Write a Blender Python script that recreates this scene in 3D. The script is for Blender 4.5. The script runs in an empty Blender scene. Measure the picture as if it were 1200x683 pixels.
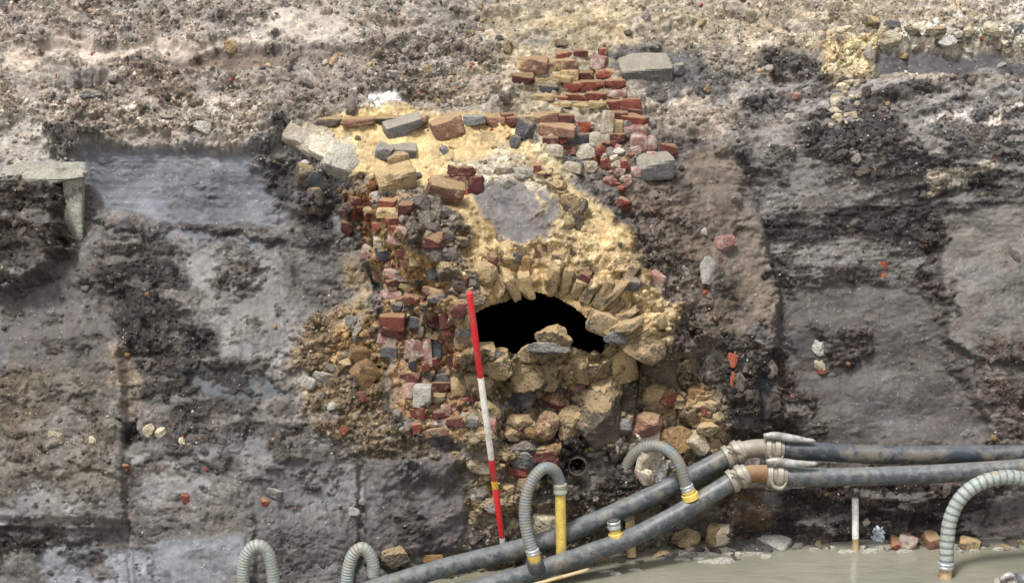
import bpy, bmesh, math, random
import numpy as np
from mathutils import Vector, Matrix, noise as mnoise

random.seed(7)
RNG = np.random.RandomState(7)
SC = bpy.context.scene
COL = SC.collection
R = math.radians

# ------------------------------------------------------------------ camera
W, H = 1200.0, 683.0
FPX = 2900.0
PITCH = R(16.0)
CAM = np.array([0.0, -14.0, 5.6])
cd = bpy.data.cameras.new('camera')
cam = bpy.data.objects.new('camera', cd)
COL.objects.link(cam)
cam.location = CAM
cam.rotation_euler = (math.pi / 2 - PITCH, 0, 0)
cd.sensor_width = 36.0
cd.lens = 36.0 * FPX / W
cd.clip_start = 0.1
cd.clip_end = 3000
SC.camera = cam

# ------------------------------------------------------------------ light
SUN_EL, SUN_AZ = R(64), R(212)          # azimuth clockwise from +y : from behind-left of the camera
wd = bpy.data.worlds.new('World')
SC.world = wd
wd.use_nodes = True
wn = wd.node_tree
wn.nodes.clear()
sky = wn.nodes.new('ShaderNodeTexSky')
sky.sky_type = 'NISHITA'
sky.sun_disc = False
sky.sun_elevation = SUN_EL
sky.sun_rotation = SUN_AZ
sky.dust_density = 3.0
hs = wn.nodes.new('ShaderNodeHueSaturation')
hs.inputs['Saturation'].default_value = 0.06      # overcast: a whitened sky
bg = wn.nodes.new('ShaderNodeBackground')
bg.inputs['Strength'].default_value = 0.13
wo = wn.nodes.new('ShaderNodeOutputWorld')
wn.links.new(sky.outputs[0], hs.inputs['Color'])
wn.links.new(hs.outputs[0], bg.inputs['Color'])
wn.links.new(bg.outputs[0], wo.inputs['Surface'])
ld = bpy.data.lights.new('sun', 'SUN')
ld.energy = 2.6
ld.angle = R(10)
ld.color = (1.0, 0.97, 0.92)
sun = bpy.data.objects.new('sun', ld)
COL.objects.link(sun)
sdir = Vector((math.sin(SUN_AZ) * math.cos(SUN_EL), math.cos(SUN_AZ) * math.cos(SUN_EL), math.sin(SUN_EL)))
sun.rotation_euler = sdir.to_track_quat('Z', 'Y').to_euler()
sun.location = sdir * 30
SC.view_settings.view_transform = 'Standard'
SC.view_settings.look = 'None'
SC.view_settings.gamma = 1
SC.view_settings.exposure = 0.58

# ------------------------------------------------------------------ maths
CP, SP = math.cos(PITCH), math.sin(PITCH)


def project(x, y, z):
    dx, dy, dz = x - CAM[0], y - CAM[1], z - CAM[2]
    dep = dy * CP - dz * SP
    up = dy * SP + dz * CP
    return W / 2 + FPX * dx / dep, H / 2 - FPX * up / dep, dep


def ray(px, py):
    a, b = (px - W / 2) / FPX, (H / 2 - py) / FPX
    return np.array([a, CP + b * SP, -SP + b * CP])


def at_y(px, py, Y):
    d = ray(px, py)
    return Vector(CAM + d * ((Y - CAM[1]) / d[1]))


def at_z(px, py, Z):
    d = ray(px, py)
    return Vector(CAM + d * ((Z - CAM[2]) / d[2]))


def lin(c):
    o = []
    for v in c[:3]:
        v /= 255.0
        o.append(v / 12.92 if v <= 0.04045 else ((v + 0.055) / 1.055) ** 2.4)
    return tuple(o)


def lin4(c):
    return lin(c) + (1.0,)


PERM = RNG.permutation(4096)
ANG = RNG.rand(4096) * 2 * np.pi
GX, GY = np.cos(ANG), np.sin(ANG)
HV = RNG.rand(4096, 4)


def hsh(i, j, seed):
    return PERM[(PERM[(i + seed * 131) & 4095] + j * 17 + seed * 57) & 4095]


def gnoise(x, y, seed=0):
    xi, yi = np.floor(x).astype(np.int64), np.floor(y).astype(np.int64)
    fx, fy = x - xi, y - yi
    u, v = fx * fx * fx * (fx * (fx * 6 - 15) + 10), fy * fy * fy * (fy * (fy * 6 - 15) + 10)

    def g(di, dj):
        h = hsh(xi + di, yi + dj, seed)
        return GX[h] * (fx - di) + GY[h] * (fy - dj)
    a = g(0, 0) * (1 - u) + g(1, 0) * u
    b = g(0, 1) * (1 - u) + g(1, 1) * u
    return (a * (1 - v) + b * v) * 1.5


def fbm(x, y, seed=0, octv=4, gain=0.5):
    s, a, f = 0, 1.0, 1.0
    for o in range(octv):
        s = s + a * gnoise(x * f + o * 13.7, y * f + o * 7.3, seed + o)
        a *= gain
        f *= 2.03
    return s


def worley(x, y, seed=0):
    xi, yi = np.floor(x).astype(np.int64), np.floor(y).astype(np.int64)
    f1 = np.full(x.shape, 9.0)
    f2 = np.full(x.shape, 9.0)
    cid = np.zeros(x.shape, np.int64)
    for di in (-1, 0, 1):
        for dj in (-1, 0, 1):
            h = hsh(xi + di, yi + dj, seed)
            dx = xi + di + HV[h, 0] - x
            dy = yi + dj + HV[h, 1] - y
            d = np.sqrt(dx * dx + dy * dy)
            m = d < f1
            f2 = np.where(m, f1, np.minimum(f2, d))
            cid = np.where(m, h, cid)
            f1 = np.where(m, d, f1)
    return f1, f2, cid


def sstep(a, b, x):
    t = np.clip((x - a) / (b - a), 0, 1)
    return t * t * (3 - 2 * t)


def poly_mask(u, v, poly, fea):
    P = np.array(poly, float)
    out = np.zeros(u.shape)
    x0, y0 = P.min(0) - fea
    x1, y1 = P.max(0) + fea
    sel = np.nonzero((u > x0) & (u < x1) & (v > y0) & (v < y1))
    if len(sel[0]) == 0:
        return out
    a, b = u[sel], v[sel]
    ins = np.zeros(a.shape, bool)
    dist = np.full(a.shape, 1e9)
    n = len(P)
    for i in range(n):
        xa, ya = P[i]
        xb, yb = P[(i + 1) % n]
        c = ((ya > b) != (yb > b))
        with np.errstate(divide='ignore', invalid='ignore'):
            xx = (xb - xa) * (b - ya) / ((yb - ya) if yb != ya else 1e-9) + xa
        ins ^= c & (a < xx)
        ex, ey = xb - xa, yb - ya
        t = np.clip(((a - xa) * ex + (b - ya) * ey) / (ex * ex + ey * ey + 1e-9), 0, 1)
        dist = np.minimum(dist, np.hypot(a - xa - t * ex, b - ya - t * ey))
    sd = np.where(ins, dist, -dist)
    out[sel] = sstep(-fea, fea, sd)
    return out


# ------------------------------------------------------------------ object helpers
def tag(o, label=None, cat=None, group=None, kind=None):
    if label: o['label'] = label
    if cat: o['category'] = cat
    if group: o['group'] = group
    if kind: o['kind'] = kind
    return o


def empty(name, loc, label=None, cat=None, group=None):
    o = bpy.data.objects.new(name, None)
    o.empty_display_size = 0.1
    o.location = loc
    COL.objects.link(o)
    return tag(o, label, cat, group)


ORI = {}


def link(name, me, parent=None, loc=(0, 0, 0), rot=None, scale=None, mat=None):
    """loc is in world space; parents are unrotated empties / meshes at known origins"""
    o = bpy.data.objects.new(name, me)
    COL.objects.link(o)
    loc = Vector(loc)
    if parent is not None:
        o.parent = parent
        base = ORI.get(parent.name, Vector(parent.location))
        o.location = loc - base
    else:
        o.location = loc
    ORI[o.name] = loc
    if rot is not None:
        if isinstance(rot, Matrix):
            o.rotation_euler = rot.to_euler()
        else:
            o.rotation_euler = rot
    if scale is not None:
        o.scale = scale
    if mat is not None:
        if len(me.materials) == 0:
            me.materials.append(mat)
        if me.materials[0] is not mat:
            o.material_slots[0].link = 'OBJECT'
            o.material_slots[0].material = mat
    return o


def mesh_from(name, verts, faces, smooth=False, mats=(), fmat=None):
    me = bpy.data.meshes.new(name)
    me.from_pydata([tuple(v) for v in verts], [], faces)
    for m in mats: me.materials.append(m)
    if smooth: me.polygons.foreach_set('use_smooth', [True] * len(me.polygons))
    if fmat is not None: me.polygons.foreach_set('material_index', fmat)
    me.update()
    return me


# ------------------------------------------------------------------ materials
class N:
    def __init__(s, name):
        s.m = bpy.data.materials.new(name)
        s.m.use_nodes = True
        s.t = s.m.node_tree
        s.b = s.t.nodes['Principled BSDF']
        s.b.inputs['Specular IOR Level'].default_value = 0.25

    def new(s, typ, **kw):
        n = s.t.nodes.new(typ)
        for k, v in kw.items():
            if k in n.inputs: n.inputs[k].default_value = v
            else: setattr(n, k, v)
        return n

    def l(s, a, b):
        s.t.links.new(a, b)

    def noise(s, co, scale, detail=4, rough=0.55, w=None):
        n = s.new('ShaderNodeTexNoise')
        n.inputs['Scale'].default_value = scale
        n.inputs['Detail'].default_value = detail
        n.inputs['Roughness'].default_value = rough
        if w is not None:
            n.noise_dimensions = '4D'
            s.l(w, n.inputs['W'])
        s.l(co, n.inputs['Vector'])
        return n.outputs['Fac']

    def ramp(s, fac, stops):
        r = s.new('ShaderNodeValToRGB')
        e = r.color_ramp.elements
        while len(e) < len(stops): e.new(0.5)
        for q, (p, c) in zip(e, stops):
            q.position = p
            q.color = c if len(c) == 4 else tuple(c) + (1,)
        s.l(fac, r.inputs['Fac'])
        return r.outputs['Color']

    def mix(s, fac, a, b, mode='MIX'):
        m = s.new('ShaderNodeMix', data_type='RGBA', blend_type=mode)
        for val, idx in ((fac, 0), (a, 6), (b, 7)):
            if isinstance(val, (int, float)): m.inputs[idx].default_value = val
            elif isinstance(val, tuple): m.inputs[idx].default_value = val if len(val) == 4 else val + (1,)
            else: s.l(val, m.inputs[idx])
        return m.outputs[2]

    def math(s, op, a, b=0.0):
        m = s.new('ShaderNodeMath', operation=op)
        for v, i in ((a, 0), (b, 1)):
            if isinstance(v, (int, float)): m.inputs[i].default_value = v
            else: s.l(v, m.inputs[i])
        return m.outputs[0]

    def bump(s, h, strength, dist):
        b = s.new('ShaderNodeBump')
        b.inputs['Strength'].default_value = strength
        b.inputs['Distance'].default_value = dist
        s.l(h, b.inputs['Height'])
        s.l(b.outputs[0], s.b.inputs['Normal'])


def G(v):
    return (v, v, v, 1)


def earth_mat(name, attr='soil'):
    n = N(name)
    co = n.new('ShaderNodeTexCoord').outputs['Object']
    a = n.new('ShaderNodeAttribute', attribute_name=attr)
    f1 = n.noise(co, 34, 6, 0.68)
    f2 = n.noise(co, 170, 4, 0.7)
    al = n.math('ADD', n.math('MULTIPLY', a.outputs['Alpha'], 0.7), 0.38)
    g1 = n.mix(al, G(1.0), n.ramp(f1, [(0.28, G(0.62)), (0.5, G(1.0)), (0.72, G(1.42))]))
    c = n.mix(1.0, a.outputs['Color'], g1, 'MULTIPLY')
    c = n.mix(1.0, c, n.mix(al, G(1.0), n.ramp(f2, [(0.3, G(0.5)), (0.5, G(1.0)), (0.7, G(1.6))])), 'MULTIPLY')
    # hue mottle: iron brown against blue grey
    f3 = n.noise(co, 7, 5, 0.6)
    c = n.mix(1.0, c, n.ramp(f3, [(0.33, (0.97, 0.995, 1.02, 1)), (0.5, G(1.0)), (0.68, (1.05, 1.0, 0.94, 1))]), 'MULTIPLY')
    # grains: pale grit and red crumbs
    v = n.new('ShaderNodeTexVoronoi')
    v.inputs['Scale'].default_value = 95
    n.l(co, v.inputs['Vector'])
    sep = n.new('ShaderNodeSeparateColor')
    n.l(v.outputs['Color'], sep.inputs[0])
    pale = n.math('MULTIPLY', n.math('GREATER_THAN', sep.outputs[0], 0.97), n.math('LESS_THAN', v.outputs['Distance'], 0.28))
    c = n.mix(n.math('MULTIPLY', pale, 0.75), c, lin4((205, 196, 180)))
    red = n.math('MULTIPLY', n.math('GREATER_THAN', sep.outputs[1], 0.985), n.math('LESS_THAN', v.outputs['Distance'], 0.4))
    c = n.mix(n.math('MULTIPLY', red, 0.8), c, lin4((150, 66, 48)))
    n.l(c, n.b.inputs['Base Color'])
    n.l(n.math('MINIMUM', n.math('ADD', n.math('MULTIPLY', a.outputs['Alpha'], 0.7), 0.46), 0.9), n.b.inputs['Roughness'])     # scraped clay is damp
    h = n.math('ADD', n.noise(co, 90, 6, 0.7), n.math('MULTIPLY', f2, 0.5))
    n.bump(n.math('MULTIPLY', h, al), 1.0, 0.010)
    return n.m


def rock_mat(name, c1, c2, crust=None, crust_amt=0.4, dust=None, dust_amt=0.0, rough=0.85, scale=3.0, spec=0.25):
    n = N(name)
    co = n.new('ShaderNodeNewGeometry').outputs['Position']
    scale = scale * 5.5
    oi = n.new('ShaderNodeObjectInfo')
    w = n.math('MULTIPLY', oi.outputs['Random'], 60.0)
    f = n.noise(co, scale, 6, 0.65, w)
    c = n.ramp(f, [(0.32, lin4(c1)), (0.68, lin4(c2))])
    vv = n.ramp(oi.outputs['Random'], [(0, G(0.74)), (0.5, G(1.0)), (1, G(1.25))])
    c = n.mix(1.0, c, vv, 'MULTIPLY')
    f2 = n.noise(co, scale * 7, 4, 0.65, w)
    c = n.mix(1.0, c, n.ramp(f2, [(0.3, G(0.55)), (0.5, G(1)), (0.7, G(1.45))]), 'MULTIPLY')
    if crust:
        k = n.noise(co, scale * 0.8, 7, 0.7, n.math('ADD', w, 11.0))
        e = 0.72 - 0.5 * crust_amt
        c = n.mix(n.ramp(k, [(e - 0.03, G(0)), (e + 0.05, G(1))]), c, n.mix(f2, lin4(crust), tuple(x * 0.7 for x in lin(crust))))
    if dust:
        g = n.new('ShaderNodeNewGeometry')
        sx = n.new('ShaderNodeSeparateXYZ')
        n.l(g.outputs['Normal'], sx.inputs[0])
        k2 = n.math('ADD', sx.outputs['Z'], n.math('MULTIPLY', n.math('SUBTRACT', f2, 0.5), 1.2))
        m = n.ramp(k2, [(0.45, G(0)), (0.85, G(dust_amt))])
        c = n.mix(m, c, lin4(dust))
    n.l(c, n.b.inputs['Base Color'])
    n.b.inputs['Roughness'].default_value = rough
    n.b.inputs['Specular IOR Level'].default_value = spec
    n.bump(n.math('ADD', f2, f), 1.0, 0.016)
    return n.m


SAND = (192, 166, 126)
PALE = (214, 200, 172)
M = {}
M['earth'] = earth_mat('earth')
M['gravel'] = earth_mat('grit')
M['red'] = rock_mat('brick_red', (100, 54, 47), (140, 80, 68), (176, 152, 126), 0.24, SAND, 0.45)
M['maroon'] = rock_mat('brick_maroon', (78, 46, 46), (110, 66, 62), (152, 130, 108), 0.24, SAND, 0.4)
M['orange'] = rock_mat('brick_orange', (140, 70, 52), (176, 96, 72), (120, 104, 92), 0.35)
M['brown'] = rock_mat('brick_brown', (112, 84, 72), (146, 112, 96), SAND, 0.3, SAND, 0.5)
M['slate'] = rock_mat('brick_blue', (60, 60, 66), (104, 103, 108), (150, 134, 112), 0.25, SAND, 0.35, 0.7)
M['pink'] = rock_mat('brick_pink', (138, 92, 86), (172, 138, 130), (196, 182, 168), 0.4)
M['tan'] = rock_mat('brick_tan', (138, 120, 94), (172, 152, 122), (96, 86, 76), 0.4, SAND, 0.75)
M['sandy'] = rock_mat('sand_crusted_brick', (160, 138, 104), (190, 167, 130), (124, 106, 84), 0.35, SAND, 0.5)
M['ochre'] = rock_mat('brick_ochre', (132, 104, 72), (168, 138, 98), (96, 84, 74), 0.3)
M['mortar'] = rock_mat('lime_mortar', (178, 168, 150), (212, 203, 188), (160, 142, 112), 0.35)
M['grey'] = rock_mat('grey_stone', (92, 91, 92), (130, 128, 127), (170, 158, 136), 0.2, PALE, 0.3)
M['dark'] = rock_mat('dark_lump', (78, 71, 64), (116, 106, 94), (118, 106, 88), 0.25, SAND, 0.6)
M['umber'] = rock_mat('umber_lump', (122, 106, 82), (164, 144, 112), (84, 76, 68), 0.35, SAND, 0.8)
M['white'] = rock_mat('white_stone', (150, 146, 140), (192, 188, 181), (170, 165, 155), 0.15)
M['cream'] = rock_mat('cream_stone', (170, 158, 134), (206, 194, 170), (150, 128, 96), 0.2)
M['conc'] = rock_mat('concrete', (150, 146, 136), (184, 180, 168), (112, 108, 100), 0.3, scale=2.2)
M['soilstone'] = rock_mat('soil_stone', (112, 104, 97), (158, 148, 138), (84, 76, 70), 0.3)
M['clod'] = rock_mat('soil_clod', (78, 71, 67), (112, 103, 96), (140, 130, 118), 0.18)


def plain(name, c, rough=0.6, metal=0.0, wear=None, wscale=9, wamt=0.4, top=None, spec=0.4, mud=0.0):
    n = N(name)
    co = n.new('ShaderNodeTexCoord').outputs['Object']
    f = n.noise(co, wscale, 7, 0.65)
    col = n.mix(1.0, lin4(c), n.ramp(n.noise(co, wscale * 5, 4, 0.6), [(0.3, G(0.75)), (0.7, G(1.22))]), 'MULTIPLY')
    if wear:
        e = 0.7 - 0.45 * wamt
        col = n.mix(n.ramp(f, [(e - 0.08, G(0)), (e + 0.08, G(0.9))]), col, lin4(wear))
    if mud:
        pos = n.new('ShaderNodeNewGeometry').outputs['Position']
        mk = n.noise(pos, 5.5, 9, 0.72)
        col = n.mix(n.ramp(mk, [(0.52, G(0)), (0.60, G(mud))]), col, lin4((126, 114, 96)))
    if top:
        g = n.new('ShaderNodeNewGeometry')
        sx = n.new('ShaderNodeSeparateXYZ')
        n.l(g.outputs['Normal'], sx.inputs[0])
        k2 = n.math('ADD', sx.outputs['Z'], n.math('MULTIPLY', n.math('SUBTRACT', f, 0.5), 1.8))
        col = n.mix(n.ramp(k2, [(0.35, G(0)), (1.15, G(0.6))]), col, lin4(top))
    n.l(col, n.b.inputs['Base Color'])
    n.b.inputs['Roughness'].default_value = rough
    n.b.inputs['Metallic'].default_value = metal
    n.b.inputs['Specular IOR Level'].default_value = spec
    n.bump(f, 0.3, 0.006)
    return n.m


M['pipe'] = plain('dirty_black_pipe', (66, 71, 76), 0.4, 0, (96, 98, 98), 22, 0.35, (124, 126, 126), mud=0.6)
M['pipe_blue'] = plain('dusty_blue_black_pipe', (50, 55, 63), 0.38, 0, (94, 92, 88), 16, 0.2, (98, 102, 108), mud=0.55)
M['cast'] = plain('grey_cast_coupling', (146, 140, 130), 0.5, 0.15, (124, 108, 90), 24, 0.3, (170, 165, 156), mud=0.5)
M['rust'] = plain('rusty_iron', (128, 96, 68), 0.85, 0, (104, 74, 52), 14, 0.5, (160, 138, 112))
M['lever'] = plain('grey_lever_steel', (168, 168, 166), 0.5, 0.2, (128, 122, 114), 16, 0.35)
M['hose'] = plain('grey_green_hose', (122, 126, 126), 0.5, 0, (128, 120, 106), 12, 0.35, mud=0.6)
M['hose_rib'] = plain('grey_hose_rib', (156, 164, 160), 0.5, 0, (150, 138, 112), 8, 0.3, mud=0.55)
M['hose_pale'] = plain('pale_hose', (152, 157, 152), 0.5, 0, (150, 138, 110), 12, 0.2, mud=0.6)
M['hose_line'] = plain('dark_hose_line', (112, 120, 122), 0.5, 0, (140, 130, 106), 12, 0.2, mud=0.5)
M['hose_band'] = plain('dark_hose_band', (102, 110, 114), 0.5, 0, (128, 120, 106), 12, 0.35, mud=0.6)
M['yellow'] = plain('yellow_plastic', (212, 184, 92), 0.5, 0, (172, 150, 98), 16, 0.35, mud=0.6)
M['rubber'] = plain('black_rubber', (52, 54, 56), 0.7, 0, (98, 94, 88), 12, 0.3)
M['wood'] = plain('pale_wood', (190, 168, 130), 0.8, 0, (150, 122, 84), 14, 0.35)
M['rod_red'] = plain('red_paint', (212, 40, 52), 0.45, 0, (190, 86, 82), 18, 0.12, mud=0.3)
M['rod_white'] = plain('white_paint', (236, 232, 226), 0.5, 0, (196, 188, 176), 18, 0.25, mud=0.35)
M['rod_yellow'] = plain('yellow_tape', (228, 176, 60), 0.5)
M['stake'] = plain('white_plastic', (232, 232, 226), 0.5, 0, (196, 188, 170), 8, 0.2)
M['film'] = plain('pale_blue_film', (206, 216, 226), 0.25)
M['clay'] = plain('clay_pipe', (92, 84, 76), 0.9, 0, (70, 64, 58), 12, 0.5)
M['void_shade'] = plain('shade_dark_lining', (58, 50, 44), 0.95, spec=0.05)  # dark colour stands in for the shade inside tunnel and drain
M['steel'] = plain('steel_clamp', (186, 188, 190), 0.4, 0.5)

n = N('muddy_water')
co = n.new('ShaderNodeTexCoord').outputs['Object']
f = n.noise(co, 1.6, 4, 0.6)
n.l(n.ramp(f, [(0.35, lin4((120, 119, 105))), (0.65, lin4((136, 133, 118)))]), n.b.inputs['Base Color'])
n.b.inputs['Roughness'].default_value = 0.06
n.b.inputs['Specular IOR Level'].default_value = 0.5
mp = n.new('ShaderNodeMapping')
mp.inputs['Scale'].default_value = (0.8, 2.0, 1.0)
n.l(co, mp.inputs['Vector'])
n.bump(n.math('ADD', n.noise(mp.outputs[0], 6, 3, 0.5), n.math('MULTIPLY', n.noise(mp.outputs[0], 17, 2, 0.5), 0.3)), 0.4, 0.018)
M['water'] = n.m

# ------------------------------------------------------------------ the earth bank
PROF = np.array([(-300, -1.0), (-3.0, -0.8), (-1.2, -0.35), (-0.10, -0.06), (-0.02, 0.05), (0.10, 0.26), (0.90, 2.30), (1.22, 2.66),
                 (2.2, 3.40), (3.2, 3.9), (4.6, 4.05), (300, 4.6)])
# arc length samples: fine where the camera looks
seg = np.hypot(np.diff(PROF[:, 0]), np.diff(PROF[:, 1]))
SL = np.concatenate([[0], np.cumsum(seg)])
s_lo, s_hi = np.interp(-0.85, PROF[:, 0], SL), np.interp(2.75, PROF[:, 0], SL)
FINE = 0.0072
ss = np.concatenate([[0], s_lo - np.array([200, 60, 20, 8, 4, 2, 1.2, .7, .4, .2, .1, .05])[:], np.arange(s_lo, s_hi, FINE),
                     s_hi + np.array([.03, .07, .13, .2, .3, .45, .65, 1, 1.5, 2.5, 5, 12, 40, 120]), [SL[-1]]])
ss = np.unique(np.clip(ss, 0, SL[-1]))
xf = np.arange(-3.95, 3.95, FINE)
xo = np.array([.03, .07, .12, .2, .3, .45, .65, .9, 1.3, 1.8, 2.6, 4, 7, 14, 30, 80, 200, 300])
xs = np.concatenate([-3.95 - xo[::-1], xf, 3.95 + xo])
fs = np.linspace(SL[1], SL[-2], 6000)
py_ = np.interp(fs, SL, PROF[:, 0])
pz_ = np.interp(fs, SL, PROF[:, 1])
ker = np.exp(-np.linspace(-2, 2, 141) ** 2)
ker /= ker.sum()
pad = 70
py_s = np.convolve(np.pad(py_, pad, mode='reflect', reflect_type='odd'), ker, 'valid')
pz_s = np.convolve(np.pad(pz_, pad, mode='reflect', reflect_type='odd'), ker, 'valid')
inside = (ss > SL[1]) & (ss < SL[-2])
Yp = np.where(inside, np.interp(ss, fs, py_s), np.interp(ss, SL, PROF[:, 0]))
Zp = np.where(inside, np.interp(ss, fs, pz_s), np.interp(ss, SL, PROF[:, 1]))
ty, tz = np.gradient(Yp, ss), np.gradient(Zp, ss)
tl = np.hypot(ty, tz)
NYp, NZp = -tz / tl, ty / tl          # outward normal of the profile

X, S = np.meshgrid(xs, ss)
NR, NC = X.shape
Y0, Z0 = np.repeat(Yp[:, None], NC, 1), np.repeat(Zp[:, None], NC, 1)
NY, NZ = np.repeat(NYp[:, None], NC, 1), np.repeat(NZp[:, None], NC, 1)
# plan shape of the cut: nearer the camera on the left
yoff = np.interp(xs, [-300, -3.1, -1.6, -0.9, -0.2, 0.45, 1.2, 2.0, 3.1, 300], [-0.95, -0.95, -0.85, -0.66, -0.35, -0.1, 0.12, 0.2, 0.22, 0.25])
yoff = np.convolve(np.pad(yoff, 20, mode='edge'), np.ones(41) / 41, 'valid')
Y0 = Y0 + yoff[None, :] * (1 - 0.55 * sstep(0.2, 2.2, Z0))
U, V, _ = project(X, Y0, Z0)
FX, FS = X, S - s_lo                    # face coordinates in metres
NEAR = (np.abs(X) < 6) & (S > s_lo - 1) & (S < s_hi + 1)

# edges of the soil patches wander
wu = fbm(FX / 0.26, FS / 0.26, 3, 6, 0.6) * 17
wv = fbm(FX / 0.26, FS / 0.26, 9, 6, 0.6) * 14
UW, VW = U + wu, V + wv

SOIL = np.empty(X.shape + (3,))
ROU = np.full(X.shape, 0.42)
OFF = np.zeros(X.shape)
GRA = np.full(X.shape, 0.5)
KEEP = np.zeros(X.shape)
base_l, base_m, base_t = lin((134, 128, 124)), lin((114, 106, 103)), lin((166, 153, 140))
tt = sstep(190, 120, VW)
for k in range(3):
    SOIL[..., k] = base_l[k] + (base_m[k] - base_l[k]) * sstep(640, 760, UW)
    SOIL[..., k] = SOIL[..., k] * (1 - tt) + base_t[k] * tt
ROU += 0.2 * tt


def reg(poly, col=None, rough=None, off=0.0, fea=8, a=1.0, gra=None, crisp=False):
    m = poly_mask(U + wu * 0.25, V + wv * 0.25, poly, fea) if crisp else poly_mask(UW, VW, poly, fea)
    if col is not None:
        c = lin(col)
        for k in range(3):
            SOIL[..., k] += (c[k] - SOIL[..., k]) * m * a
    if rough is not None: ROU[...] += (rough - ROU) * m
    if gra is not None: GRA[...] += (gra - GRA) * m
    if off: OFF[...] += off * m
    if rough is not None:
        KEEP[...] += ((1.0 if crisp and rough < .3 else 0.0) - KEEP) * m


def oriented_frame(a, b, nrm):
    x = (Vector(b) - Vector(a)).normalized()
    z = (Vector(nrm) - x * x.dot(Vector(nrm))).normalized()
    y = z.cross(x)
    return Matrix((x, y, z)).transposed()


def box(x0, y0, x1, y1):
    return [(x0, y0), (x1, y0), (x1, y1), (x0, y1)]


# --- macro form: the culvert mass stands out, the flanks lie back
reg([(330, 140), (600, 125), (760, 180), (880, 430), (880, 620), (480, 660), (440, 470), (420, 300)], off=0.20, fea=60)
reg([(430, 215), (560, 260), (600, 420), (580, 560), (480, 560), (450, 400)], off=0.12, fea=14)
reg([(540, 420), (640, 400), (800, 400), (850, 560), (800, 620), (560, 610)], off=0.12, fea=30)
reg([(480, 230), (545, 280), (570, 350), (545, 350), (500, 300)], off=0.08, fea=10)
reg([(560, 300), (640, 285), (740, 320), (770, 400), (700, 350), (630, 330), (560, 345)], off=0.05, fea=8)
# the vault's back slopes out under the sand to the arch front; spoil at its right ends in a sharp crease
mass = poly_mask(UW, VW, [(390, 150), (600, 150), (690, 215), (780, 340), (800, 420), (540, 430), (470, 300), (420, 220)], 26)
OFF += mass * 0.38 * sstep(140, 300, V)
reg([(400, 225), (470, 225), (560, 360), (572, 520), (480, 520), (452, 400), (430, 290)], off=0.10, fea=6)
reg([(690, 150), (850, 165), (884, 230), (912, 340), (916, 500), (840, 560), (780, 440), (760, 300)], off=0.11, fea=5, crisp=True)
reg([(-200, 398), (142, 400), (150, 500), (146, 620), (-200, 615)], off=0.07, fea=3, crisp=True)
reg([(1100, 232), (1400, 190), (1400, 425), (1160, 425), (1106, 400)], off=0.05, fea=4, crisp=True)
reg([(915, 335), (1085, 330), (1108, 430), (1162, 500), (1165, 530), (915, 530)], off=-0.025, fea=10)
reg([(98, 174), (332, 171), (330, 262), (200, 264), (120, 242)], off=-0.025, fea=4, crisp=True)
reg([(150, 525), (250, 523), (330, 530), (420, 545), (420, 700), (150, 700)], off=0.06, fea=3, crisp=True)
reg([(160, 590), (300, 600), (300, 700), (160, 700)], off=0.05, fea=3, crisp=True)
reg([(-50, 60), (190, 50), (330, 61), (440, 66), (445, 20), (-50, 20)], off=0.04, fea=3, crisp=True)
reg([(1020, 56), (1300, 54), (1300, 20), (1030, 30)], off=0.06, fea=3, crisp=True)
reg([(0, 212), (74, 214), (80, 300), (40, 330), (-60, 320), (-60, 212)], off=0.24, fea=8)
reg([(300, 262), (395, 240), (425, 290), (440, 360), (390, 380)], off=-0.05, fea=6, crisp=True)
# --- upper left
reg(box(-300, -200, 620, 135), (156, 146, 136), 0.7, gra=0.7)
reg([(0, 0), (230, 0), (330, 30), (200, 48), (0, 52)], (150, 138, 130), 0.8, a=.7, gra=0.9)
reg([(0, 58), (190, 44), (330, 50), (330, 60), (190, 62), (0, 76)], (184, 170, 158), 0.2, fea=6)
reg([(300, 40), (350, 0), (420, 20), (440, 45), (380, 62), (300, 60)], (176, 166, 156), 0.25, fea=6)
reg([(190, 62), (340, 60), (345, 78), (200, 78)], (122, 108, 97), 0.3, off=-0.05, fea=5, crisp=True)  # groove; shade under the ledge is also put into its darker colour
reg([(85, 78), (122, 80), (120, 110), (88, 108)], (116, 104, 95), 0.7, off=-0.10, fea=8)  # small hollow; its shade is also painted in as darker soil
reg([(150, 70), (200, 75), (250, 130), (180, 150), (140, 110)], (134, 120, 110), 0.9, off=0.02)
reg([(420, 50), (540, 40), (590, 80), (560, 130), (440, 128), (330, 130), (370, 70)], (126, 116, 108), 0.95, fea=14, gra=1.0)
reg([(330, 60), (430, 60), (430, 110), (330, 110)], (142, 132, 124), 0.5, a=.8)
reg([(540, 85), (600, 80), (600, 125), (480, 125)], (168, 152, 130), 0.7, a=.7)
reg([(0, 110), (330, 120), (330, 160), (0, 180)], (158, 146, 134), 0.85, gra=1.0)
reg([(0, 140), (60, 140), (120, 190), (0, 200)], (168, 160, 152), 0.4, a=.8)
reg([(58, 148), (130, 152), (128, 176), (62, 176)], (84, 78, 74), 1.0, off=0.05)
reg([(440, 112), (462, 110), (466, 134), (440, 138)], (206, 204, 200), 0.3, fea=3)
reg([(90, 172), (335, 170), (335, 262), (200, 262), (120, 240), (95, 210)], (134, 134, 141), 0.06, off=-0.05, fea=5, gra=0.1, crisp=True)
reg([(95, 246), (180, 262), (335, 264), (335, 276), (120, 274)], (98, 94, 93), 0.7, fea=5)
reg([(130, 272), (335, 276), (335, 292), (200, 288)], (128, 128, 132), 0.08, off=-0.02, fea=4, gra=0.1)
reg([(290, 170), (340, 150), (400, 190), (420, 260), (380, 260), (330, 230)], (104, 100, 98), 0.8, fea=12, gra=1)
reg([(0, 218), (72, 218), (88, 285), (60, 310), (0, 300)], (88, 80, 74), 0.9, off=0.03, gra=1)
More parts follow.
